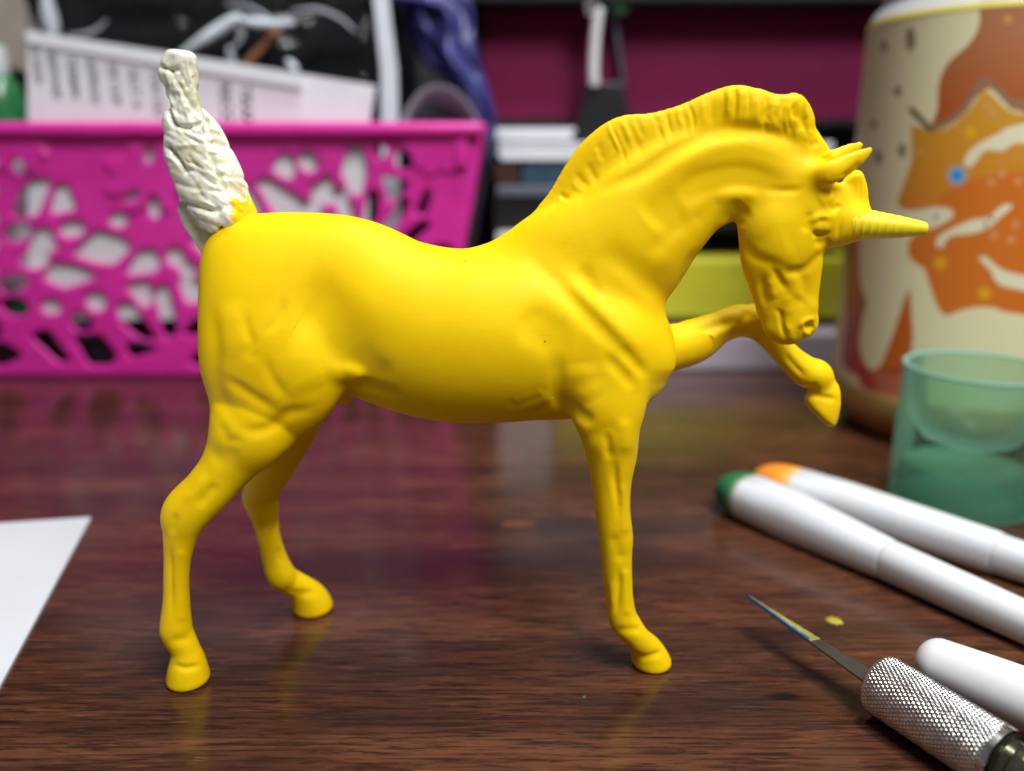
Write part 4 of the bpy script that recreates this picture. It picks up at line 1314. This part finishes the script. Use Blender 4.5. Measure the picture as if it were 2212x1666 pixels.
# ================================================================== printed can
def build_can():
    R = 34.0
    cxu = P(1826, 700, 240)
    C = np.array([cxu[0] + R * 1.04, 244.0])
    zt = 122.5
    can = empty('printed_can', (C[0], C[1], 0), 'cream can printed with orange drips and a starry cookie, at the right edge', 'can')
    # wall with its print as colour attribute; only the front half carries the artwork
    prof = [(0.0, 26.0), (0.6, 27.2), (2.0, 28.6), (5.5, 31.2), (9.5, 33.2), (14.0, R)]
    zs = np.r_[[p[0] for p in prof[:-1]], np.arange(14.0, zt - 9, 0.3), zt - 8.7, zt - 5.5, zt - 2.5, zt - .5, zt]
    rs = np.interp(zs, [p[0] for p in prof] + [zt - 9, zt - 5.5, zt - 2.5, zt - .5, zt], [p[1] for p in prof] + [R, R - 1.2, R - 3.6, R - 4.2, R - 4.2])
    thf = np.linspace(math.radians(150), math.radians(300), 470)        # camera side
    thb = np.linspace(math.radians(300), math.radians(510), 60)[1:-1]
    th = np.r_[thf, thb]
    n = len(th)
    T, Zg = np.meshgrid(th, zs, indexing='xy')
    Rg = np.repeat(rs[:, None], n, 1)
    V = np.stack([C[0] + Rg * np.cos(T), C[1] + Rg * np.sin(T), Zg], -1).reshape(-1, 3)
    idx = np.arange(len(zs) * n).reshape(len(zs), n)
    Q = np.stack([idx[:-1, :], np.roll(idx[:-1, :], -1, 1), np.roll(idx[1:, :], -1, 1), idx[1:, :]], -1).reshape(-1, 4)
    u, v = project(V)
    front = np.zeros(len(V), bool).reshape(len(zs), n); front[:, :len(thf)] = True; front = front.ravel()
    col = np.tile(np.array([0.74, 0.70, 0.42]), (len(V), 1))
    # source crop coordinates: (3200,0) 880x1000 and (3200,900) 880x1200
    k = 2212 / 4080.
    a4 = lambda p: [((3200 + x * .6003) * k, (y * .6003) * k) for x, y in p]
    a5 = lambda p: [((3200 + x * .7201) * k, (900 + y * .7203) * k) for x, y in p]
    def inside(p, soft=1.6):
        p = np.asarray(p, float)
        out = np.zeros(len(V))
        lo, hi = p.min(0) - 6, p.max(0) + 6
        m = front & (u > lo[0]) & (u < hi[0]) & (v > lo[1]) & (v < hi[1])
        uu, vv = u[m], v[m]
        if len(uu) == 0: return out
        d, _ = seg_dist(uu, vv, np.vstack([p, p[:1]]))
        ins = np.zeros(len(uu), bool)
        for i in range(len(p)):
            a, b = p[i], p[(i + 1) % len(p)]
            cr = ((a[1] > vv) != (b[1] > vv))
            xx = (b[0] - a[0]) * (vv - a[1]) / (b[1] - a[1] + 1e-9) + a[0]
            ins ^= cr & (uu < xx)
        out[m] = np.clip(np.where(ins, d, -d) / soft * .5 + .5, 0, 1)
        return out
    def paint(p, c, soft=1.6, c2=None, va=0, vb=1):
        w = inside(p, soft)[:, None]
        cc = np.array(c)[None, :]
        if c2 is not None:
            t = np.clip((v - va) / (vb - va), 0, 1)[:, None]
            cc = cc * (1 - t) + np.array(c2)[None, :] * t
        col[:] = col * (1 - w) + cc * w
    def line(p, wd, c):
        p = catmull(np.array(p, float), 6)
        lo, hi = p.min(0) - 3 * wd, p.max(0) + 3 * wd
        m = front & (u > lo[0]) & (u < hi[0]) & (v > lo[1]) & (v < hi[1])
        d, _ = seg_dist(u[m], v[m], p)
        w = np.clip((wd - d) / 2.0 + .5, 0, 1)[:, None]
        col[m] = col[m] * (1 - w) + np.array(c)[None, :] * w
    def dot(x, y, r, c, ry=None):
        ry = ry or r
        d = np.hypot((u - x) / r, (v - y) / ry)
        w = (np.clip((1 - d) * 2.2 + .3, 0, 1) * front)[:, None]
        col[:] = col * (1 - w) + np.array(c)[None, :] * w
    OR, DO, YO, CR, BR = (0.60, 0.155, 0.012), (0.36, 0.055, 0.008), (0.60, 0.30, 0.02), (0.74, 0.71, 0.48), (0.17, 0.10, 0.045)
    # caramel drip, top right
    paint(a4(catmull([(1150, -60), (1170, 150), (1100, 290), (960, 420), (900, 560), (890, 720), (850, 850), (930, 830), (1060, 740), (1160, 640), (1240, 590), (1340, 680), (1440, 740), (1900, 760), (1900, -60)], 5)), (0.40, 0.16, 0.065), 1.6, (0.40, 0.085, 0.012), 60, 240)
    # star cookie
    star = catmull([(845, 870), (960, 850), (1090, 740), (1200, 610), (1260, 640), (1350, 720), (1460, 760), (1900, 800), (1900, 1750), (1100, 1800), (760, 1720), (700, 1640), (735, 1560), (850, 1500), (960, 1450), (980, 1400), (900, 1385), (720, 1400), (630, 1360), (660, 1240), (715, 1080), (720, 960), (715, 830)], 5)
    paint(a4(star), YO, 1.6, OR, 230, 560)
    low = catmull([(600, 90), (580, 150), (610, 200), (670, 240), (700, 330), (740, 440), (790, 495), (870, 470), (960, 450), (1060, 455), (1180, 485), (1700, 500), (1700, -250), (900, -250), (690, -10)], 5)
    paint(a5(low), OR, 1.6)
    # cream tongue with a seed between the two
    paint(a4(catmull([(600, 1395), (760, 1395), (900, 1375), (985, 1395), (990, 1440), (900, 1500), (800, 1530), (620, 1540)], 5)), CR)
    line(a4([(720, 730), (790, 800), (850, 850), (960, 810), (1070, 720), (1150, 590), (1210, 540), (1290, 590), (1360, 670), (1440, 690), (1700, 690)]), 7.5, (0.27, 0.17, 0.085))
    line(a4([(725, 745), (790, 812), (850, 868)]), 3.5, (0.10, 0.055, 0.03))
    # icing
    paint(a4(catmull([(1065, 1090), (1090, 1020), (1170, 950), (1290, 890), (1400, 835), (1700, 800), (1700, 960), (1420, 950), (1330, 1000), (1210, 1000), (1150, 1070), (1110, 1115)], 4)), CR)
    paint(a4(catmull([(880, 1630), (900, 1570), (1000, 1510), (1120, 1460), (1230, 1440), (1330, 1360), (1390, 1370), (1300, 1450), (1250, 1500), (1130, 1550), (980, 1570), (920, 1650)], 4)), CR)
    paint(a5(catmull([(970, 180), (1010, 170), (1080, 230), (1200, 270), (1600, 330), (1600, 430), (1200, 355), (1080, 320), (1040, 250)], 4)), CR)
    p = a4([(1022, 1165)])[0]; dot(p[0], p[1], 22, (0.34, 0.40, 0.45)); dot(p[0], p[1], 15, (0.005, 0.30, 0.66))
    for x, y in ((1110, 880), ): p = a4([(x, y)])[0]; dot(p[0], p[1], 14, (0.72, 0.40, 0.005))
    for x, y in ((760, 205), (1005, 375)): p = a5([(x, y)])[0]; dot(p[0], p[1], 15, (0.72, 0.36, 0.005))
    for x, y in ((1225, 700), (1260, 750), (1320, 1155), (1250, 1210), (1430, 1200), (1410, 1490), (1270, 1560), (1380, 1590), (770, 1010), (1360, 130)):
        p = a4([(x, y)])[0]; dot(p[0], p[1], 9, (0.66, 0.30, 0.10))
    for x, y, r, ry in ((712, 262, 14, 32), (540, 310, 9, 15), (628, 607, 10, 15), (470, 825, 8, 13), (657, 1000, 11, 20), (500, 1045, 10, 20)):
        p = a4([(x, y)])[0]; dot(p[0], p[1], r * .9, (0.26, 0.20, 0.12), ry * .9)
    for x, y in ((882, 1440), (1250, 1450), (1210, 1490)):
        p = a4([(x, y)])[0]; dot(p[0], p[1], 4.5, (0.15, 0.12, 0.12), 6)
    # flames at the foot
    paint(a5(catmull([(590, 350), (560, 410), (520, 540), (470, 690), (430, 770), (380, 800), (330, 740), (310, 640), (330, 500), (350, 420), (320, 330), (310, 200), (300, 60), (235, 60), (230, 500), (220, 760), (300, 830), (310, 870), (360, 930), (540, 1100), (700, 1100), (600, 900), (600, 700), (600, 560)], 4)), (0.40, 0.12, 0.015), 2.0, (0.42, 0.05, 0.035), 600, 720)
    paint(a5(catmull([(590, 350), (540, 480), (490, 620), (440, 760), (470, 800), (560, 760), (605, 640), (600, 500)], 4)), (0.52, 0.11, 0.008))
    for i in range(9):
        x = 420 + i * 28
        line(a5([(x - 25, 800 + i * 6), (x + 12, 930 + i * 12), (x + 40, 1060 + i * 10)]), 2.2, (0.50, 0.22, 0.10))
    zz = V[:, 2]
    w = (np.clip((15.5 - zz) / 1.5, 0, 1) * np.clip((zz - 8) / 1.5, 0, 1))[:, None]
    col[:] = col * (1 - w) + np.array([0.60, 0.42, 0.14])[None, :] * w
    w = np.clip((9.5 - zz) / 1.5, 0, 1)[:, None]
    col[:] = col * (1 - w) + np.array([0.34, 0.17, 0.05])[None, :] * w
    w = np.clip((zz - (zt - 8.9)) / .6, 0, 1)[:, None]
    col[:] = col * (1 - w) + np.array([0.50, 0.50, 0.50])[None, :] * w
    M = NM('can_print')
    at = M.n('ShaderNodeAttribute'); at.attribute_name = 'print'
    M.setin('Base Color', at.outputs['Color'])
    M.setin('Roughness', 0.42)
    M.setin('Metallic', 0.0)
    o = mesh_obj('can_wall', V, Q, M.m, can)
    ca = o.data.color_attributes.new('print', 'FLOAT_COLOR', 'POINT')
    ca.data.foreach_set('color', np.c_[col, np.ones(len(col))].astype(np.float32).ravel())
    lathe('can_foot', (C[0], C[1], 0.3), (0, 0, 1), [(0, 0), (0, 25.8), (1.0, 25.9), (1.0, 0)], simple('can_metal', (.6, .6, .6), .35, 1.0), can, 64)
    lathe('can_lid', (C[0], C[1], zt + .05), (0, 0, 1), [(0, 0), (0, R - 3.4), (.4, R - 2.6), (2.6, R - 2.6), (3.2, R - 3.4), (1.0, R - 5), (1.0, 0)], simple('can_lid_metal', (.66, .66, .64), .3, 1.0), can, 96)
    ring = lathe('yellow_band', (C[0], C[1], zt - 8.8), (0, 0, 1), [(0, R + .02), (.15, R + .12), (1.3, R - .1), (1.4, R - .6)], simple('band_yellow', (.68, .60, .10), .4), can, 96, True, False)
build_can()

# ================================================================== green cup
def build_cup():
    c = G(2098, 1098)
    X, Y = c[0] + 0.6, 187.0
    M = NM('green_translucent_plastic')
    t = M.t
    out = t.nodes['Material Output']
    sx = M.n('ShaderNodeSeparateXYZ'); tc = M.n('ShaderNodeTexCoord'); t.links.new(tc.outputs['Object'], sx.inputs[0])
    tr = M.n('ShaderNodeBsdfTransparent'); tr.inputs[0].default_value = (0.84, 0.96, 0.90, 1)
    M.setin('Base Color', (0.34, 0.58, 0.46)); M.setin('Roughness', 0.25)
    tl = M.n('ShaderNodeBsdfTranslucent'); tl.inputs[0].default_value = (0.34, 0.62, 0.48, 1)
    m1 = M.n('ShaderNodeMixShader'); m1.inputs[0].default_value = 0.45
    t.links.new(M.b.outputs[0], m1.inputs[1]); t.links.new(tl.outputs[0], m1.inputs[2])
    mx = M.n('ShaderNodeMixShader')
    lw = M.n('ShaderNodeFresnel'); lw.inputs[0].default_value = 1.35
    nz = M.noise(M.obj(), 260, 4)
    ad = M.n('ShaderNodeMath', operation='MULTIPLY_ADD'); t.links.new(nz, ad.inputs[0]); ad.inputs[1].default_value = 0.10; sc_ = M.n('ShaderNodeMath', operation='MULTIPLY'); t.links.new(lw.outputs[0], sc_.inputs[0]); sc_.inputs[1].default_value = .55; t.links.new(sc_.outputs[0], ad.inputs[2])
    ad2 = M.n('ShaderNodeMath', operation='ADD'); t.links.new(ad.outputs[0], ad2.inputs[0]); ad2.inputs[1].default_value = 0.05; ad2.use_clamp = True
    ad2.inputs[1].default_value = 0.07; t.links.new(ad2.outputs[0], mx.inputs[0]); t.links.new(tr.outputs[0], mx.inputs[1]); t.links.new(m1.outputs[0], mx.inputs[2])
    t.links.new(mx.outputs[0], out.inputs[0])
    cup = empty('plastic_cup', (X, Y, 0), 'small translucent green cup standing in front of the printed can', 'cup')
    R1, R0, Hc = 16.3, 15.9, 32.0
    lathe('cup_wall', (X, Y, 0), (0, 0, 1), [(0.05, R0 - 1.2), (0.05, R0), (1.0, R0 + .2), (Hc - 1, R1), (Hc, R1 + .1), (Hc + .3, R1 - .5), (Hc - .2, R1 - 1.1), (Hc - 6, R1 - 1.5), (20, R1 - 2.6), (15.5, R1 - 6), (13.6, R1 - 11), (13.2, 0)], M.m, cup, 96)
    inner = NM('green_inner'); inner.setin('Base Color', inner.ramp(inner.noise(inner.obj(), 300, 4), [(.3, (0.09, 0.33, 0.20)), (.7, (0.16, 0.46, 0.30))])); inner.setin('Roughness', .35); inner.setin('Alpha', .42)
    RIM = NM('green_rim'); RIM.setin('Base Color', (0.22, 0.52, 0.40)); RIM.setin('Roughness', .2); RIM.setin('Alpha', .75)
    lathe('cup_rim', (X, Y, Hc + .25), (0, 0, 1), [(0, R1 - 1.1), (-.1, R1 - .2), (.2, R1 + .12), (.55, R1), (.62, R1 - .6), (.4, R1 - 1.1), (0, R1 - 1.1)], RIM.m, cup, 96, True, False)
    lathe('cup_base', (X, Y, 0), (0, 0, 1), [(0.1, 0), (0.1, R0 - 1.6), (7.0, R0 - 1.7), (8.6, R0 - 2.6), (9.4, R0 - 6), (9.6, 0)], inner.m, cup, 80)
build_cup()

# ================================================================== white brushes
def white_plastic(name, col):
    M = NM(name)
    f = M.noise(M.obj(), 90, 4)
    c0 = M.ramp(f, [(.3, tuple(c * .96 for c in col)), (.7, col)])
    st = M.noise(M.obj((1, 1, 1), (0, 0, 0), (2.7, .9, 0)), 75, 6, .7)
    c0 = M.mix(M.ramp(st, [(.56, (0, 0, 0)), (.72, (.6,) * 3)]), c0, (.56, .58, .36))
    M.setin('Base Color', c0)
    M.setin('Roughness', M.ramp(st, [(.3, (.34,) * 3), (.7, (.55,) * 3)]))
    return M.m
WHITE = white_plastic('white_handle', (0.64, 0.665, 0.68))

def bristle(name, ca, cb, cc, p0, axis, L):
    M = NM(name)
    vm = M.n('ShaderNodeVectorMath', operation='DOT_PRODUCT')
    M.link(M.obj(), vm.inputs[0]); vm.inputs[1].default_value = tuple(axis)
    off = M.n('ShaderNodeMath', operation='MULTIPLY_ADD'); M.link(vm.outputs['Value'], off.inputs[0]); off.inputs[1].default_value = 1 / (L * S)
    off.inputs[2].default_value = -float(np.dot(axis, np.array(p0) * S)) / (L * S)
    nz = M.noise(M.obj(), 500, 4); a2 = M.n('ShaderNodeMath', operation='MULTIPLY_ADD'); M.link(nz, a2.inputs[0]); a2.inputs[1].default_value = .25; M.link(off.outputs[0], a2.inputs[2])
    M.setin('Base Color', M.ramp(a2.outputs[0], [(.05, cc), (.28, cb), (.5, ca), (1, ca)]))
    M.setin('Roughness', .75)
    st = M.noise(M.obj(), 1600, 3); M.setin('Normal', M.bump(st, .5, .0004))
    return M.m

def brush(name, pl, pr_, tip_len, r0, r1, cols, label, seam):
    """pl, pr_: axis points in mm; flattened sleeve at the bristle end, round handle behind"""
    pl, pr_ = np.array(pl, float), np.array(pr_, float)
    ax = (pr_ - pl); L = np.linalg.norm(ax); ax /= L
    root = empty(name, (pl[0], pl[1], 0), label, 'brush', 'white handled brushes')
    side = np.cross(ax, [0, 0, 1]); side /= np.linalg.norm(side); up = np.cross(side, ax)
    def loft(nm, st, mat, n=48, cap0=True, cap1=True):
        verts, faces = [], []
        for d, a, b in st:
            c = pl + ax * d
            for j in range(n):
                t = 2 * math.pi * j / n
                ct, s_ = math.cos(t), math.sin(t)
                e = 0.82
                verts.append(c + side * a * math.copysign(abs(ct) ** e, ct) + up * b * math.copysign(abs(s_) ** e, s_))
        m = len(st)
        for i in range(m - 1):
            for j in range(n):
                faces.append((i * n + j, i * n + (j + 1) % n, (i + 1) * n + (j + 1) % n, (i + 1) * n + j))
        if cap0: faces.append(tuple(range(n)))
        if cap1: faces.append(tuple(range((m - 1) * n, m * n)))
        bm = bmesh.new(); vv = [bm.verts.new(tuple(x)) for x in verts]
        for f in faces: bm.faces.new([vv[i] for i in f])
        o = from_bm(nm, bm, mat, root); sharp_by_angle(o, 45); return o
    zmin = min(r0 * .86, r1)
    loft('sleeve', [(0, r0 - .3, r0 * .80), (.25, r0, r0 * .84), (6, r0 * .99, r0 * .84), (9, r0 * .95, r0 * .88), (12, r0 * .90, r0 * .90), (seam - .5, r1 * 1.08, r1 * 1.08), (seam - .12, r1 * 1.06, r1 * 1.06), (seam - .02, r1 * .98, r1 * .98)], WHITE)
    loft('handle', [(seam, r1 * .98, r1 * .98), (seam + .15, r1 * 1.03, r1 * 1.03), (seam + .6, r1 * 1.05, r1 * 1.05), (L * .85, r1, r1), (L, r1 * .95, r1 * .95), (L + 60, r1 * .8, r1 * .8)], WHITE)
    tipst = []
    for i in range(16):
        t = i / 15
        k = max(0.0, 1 - t ** 2.6) ** .5
        tipst.append((.2 - tip_len * t, max((r0 - .1) * k * (1 + .05 * math.sin(t * 3)), .3), max(r0 * .82 * k, .3)))
    loft('bristles', tipst, bristle(name + '_bristles', cols[0], cols[1], cols[2], pl, -ax, tip_len))
    return root
brush('paint_brush', G(1618, 1073, 4.8), G(2212, 1343, 3.6), 8.6, 5.9, 3.6,
      ((0.005, 0.115, 0.035), (0.02, 0.15, 0.06), (0.50, 0.48, 0.30)), 'white handled brush with dark green tip, nearest of the two brushes', 35.0)
brush('paint_brush', G(1722, 1055, 4.6), G(2235, 1222, 4.0), 11.5, 5.4, 3.9,
      ((0.80, 0.25, 0.006), (0.80, 0.33, 0.015), (0.72, 0.52, 0.22)), 'white handled brush with orange tip, behind the green tipped brush', 43.0)

# rounded white handle end beside the knife
a, b = G(2012, 1428, 4.4), G(2330, 1560, 4.6)
ax = (b - a); L = np.linalg.norm(ax)
prof = [(-2.2, 0.0)] + [(-2.2 + 3.4 * (1 - math.cos(t)), 3.9 * math.sin(t) ** .9) for t in np.linspace(.12, math.pi / 2, 12)] + [(8, 4.35), (16, 4.7), (30, 5.0), (L + 30, 5.0)]
o = lathe('white_pen', a, ax, prof, white_plastic('white_pen_plastic', (0.68, 0.685, 0.68)), None, 56)
tag(o, 'rounded end of a white pen lying beside the knurled knife handle', 'pen')

# ================================================================== craft knife
def build_knife():
    A = G(1897, 1474, 4.75); B = G(2168, 1646, 4.75)
    ax = (B - A); Lk = np.linalg.norm(ax); ax /= Lk
    root = empty('craft_knife', (A[0], A[1], 0), 'craft knife with knurled silver collar and paint stained blade', 'knife')
    side = np.cross(ax, [0, 0, 1]); side /= np.linalg.norm(side); up = np.cross(side, ax)
    R = 4.55
    # knurled collar: diamonds raised on the cylinder
    nA, nL = 400, 400
    kn = 42
    T = np.linspace(0, 2 * math.pi, nA, endpoint=False)
    D = np.linspace(0, Lk, nL)
    pitch = 2 * math.pi * R / kn
    tt, dd = np.meshgrid(T, D, indexing='xy')
    p1 = (tt * R / pitch + dd / (pitch * 1.55)); p2 = (tt * R / pitch - dd / (pitch * 1.55))
    tri = lambda x: np.abs((x % 1.0) - .5) * 2
    hgt = np.minimum(tri(p1), tri(p2))
    hgt = np.clip(hgt * 1.15, 0, 1)
    edge = np.clip(np.minimum(dd - .5, Lk - .9 - dd) / .35, 0, 1)
    rr = R - .20 + .20 * hgt * edge + .08 * (1 - edge)
    endr = np.clip(dd / .8, 0, 1); rr = rr - (1 - np.sqrt(1 - (1 - endr) ** 2)) * .8
    V = A[None, None, :] + dd[..., None] * ax + rr[..., None] * (np.cos(tt)[..., None] * side + np.sin(tt)[..., None] * up)
    V = V.reshape(-1, 3)
    idx = np.arange(nA * nL).reshape(nL, nA)
    Q = np.stack([idx[:-1], idx[1:], np.roll(idx[1:], -1, 1), np.roll(idx[:-1], -1, 1)], -1).reshape(-1, 4)
    ALU = NM('aluminium'); f = ALU.noise(ALU.obj(), 700, 4)
    ALU.setin('Base Color', ALU.ramp(f, [(.3, (.52, .52, .51)), (.7, (.72, .72, .71))])); ALU.setin('Metallic', 1.0); ALU.setin('Roughness', ALU.ramp(f, [(.3, (.20,) * 3), (.7, (.34,) * 3)]))
    o = mesh_obj('knurled_collar', V, Q, ALU.m, root, True)
    bm = bmesh.new(); bm.from_mesh(o.data); bmesh.ops.recalc_face_normals(bm, faces=bm.faces[:]); bm.to_mesh(o.data); bm.free()
    lathe('chuck', A + ax * .15, -ax, [(-.4, R - .7), (0, R - .75), (.35, R - 1.5), (.5, 1.8), (1.6, 1.6), (1.7, 0)], ALU.m, root, 56)
    MET = simple('stained_handle', (.16, .15, .10), .22, .9, var=.5, scale=300)
    lathe('handle', A + ax * (Lk + .02), ax, [(0, R - .5), (.5, R - .25), (.6, R - 1.1), (1.6, R - 1.2), (2.0, R - .8), (50, R - .8), (51, R - 1.4), (51, 0)], MET, root, 56)
    # yellow paint on the handle: a raised daub
    YD = simple('dried_yellow_paint', (.55, .47, .02), .45, var=.25, scale=500)
    vv, ff = [], []
    for i in range(12):
        for j in range(12):
            s, t = i / 11, j / 11
            ang = math.radians(62 + 66 * t); d = Lk + 3 + 4.5 * s
            r_ = R - .8 + .10 * math.sin(math.pi * s) * math.sin(math.pi * t) + .01
            vv.append(A + ax * d + r_ * (math.cos(ang) * side + math.sin(ang) * up))
    ff = [(i * 12 + j, i * 12 + j + 1, (i + 1) * 12 + j + 1, (i + 1) * 12 + j) for i in range(11) for j in range(11)]
    mesh_obj('paint_daub', vv, ff, YD, root)
    # blade: a flat pointed wedge seen nearly along its plane
    tip = G(1615, 1288, 6.6)
    base = A - ax * 1.0
    bx = base - tip; Lb = np.linalg.norm(bx); bx /= Lb
    view = (tip + base) / 2 - np.array([0, 0, H_CAM]); view /= np.linalg.norm(view)
    e1 = view - bx * np.dot(view, bx); e1 /= np.linalg.norm(e1)
    nrm = np.cross(bx, e1)
    tilt = math.radians(27)
    wdir = e1 * math.cos(tilt) + nrm * math.sin(tilt)      # across the blade
    if wdir[2] < 0: wdir = -wdir
    fl = np.cross(bx, wdir)
    STB = simple('blade_steel', (.12, .11, .10), .4, .8, var=.25, scale=500)
    BLP = simple('dried_blue_paint', (.012, .075, .20), .5, var=.3, scale=900)
    OLV = simple('dried_olive_paint', (.27, .26, .055), .5, var=.35, scale=900)
    th = .32
    def strip(nm, d0, d1, w0, w1, w0e, w1e, mat, lift=0.0, n=14, jag=0, seed=0):
        r = np.random.default_rng(seed)
        bm = bmesh.new(); rows = []
        for i in range(n):
            s = i / (n - 1); d = d0 + (d1 - d0) * s
            lo, hi = w0 + (w0e - w0) * s, w1 + (w1e - w1) * s
            if jag: lo += r.uniform(-jag, jag); 
            k = th / 2 + lift
            rows.append([bm.verts.new(tuple(tip + bx * d + wdir * x + fl * y)) for x, y in ((lo, -k), (hi, -k), (hi, k), (lo, k))])
        for i in range(n - 1):
            for j in range(4):
                bm.faces.new((rows[i][j], rows[i][(j + 1) % 4], rows[i + 1][(j + 1) % 4], rows[i + 1][j]))
        bm.faces.new(rows[0]); bm.faces.new(rows[-1][::-1])
        return from_bm(nm, bm, mat, root, False)
    strip('blade', 0, Lb, -.10, .15, -2.0, 2.4, STB)
    strip('paint_coat', .1, Lb * .58, -.14, .12, -1.25, 1.35, OLV, .05, 18, .10, 2)
    strip('blue_edge', .0, Lb * .56, .02, .22, .75, 1.52, BLP, .09, 22, .14, 3)
build_knife()
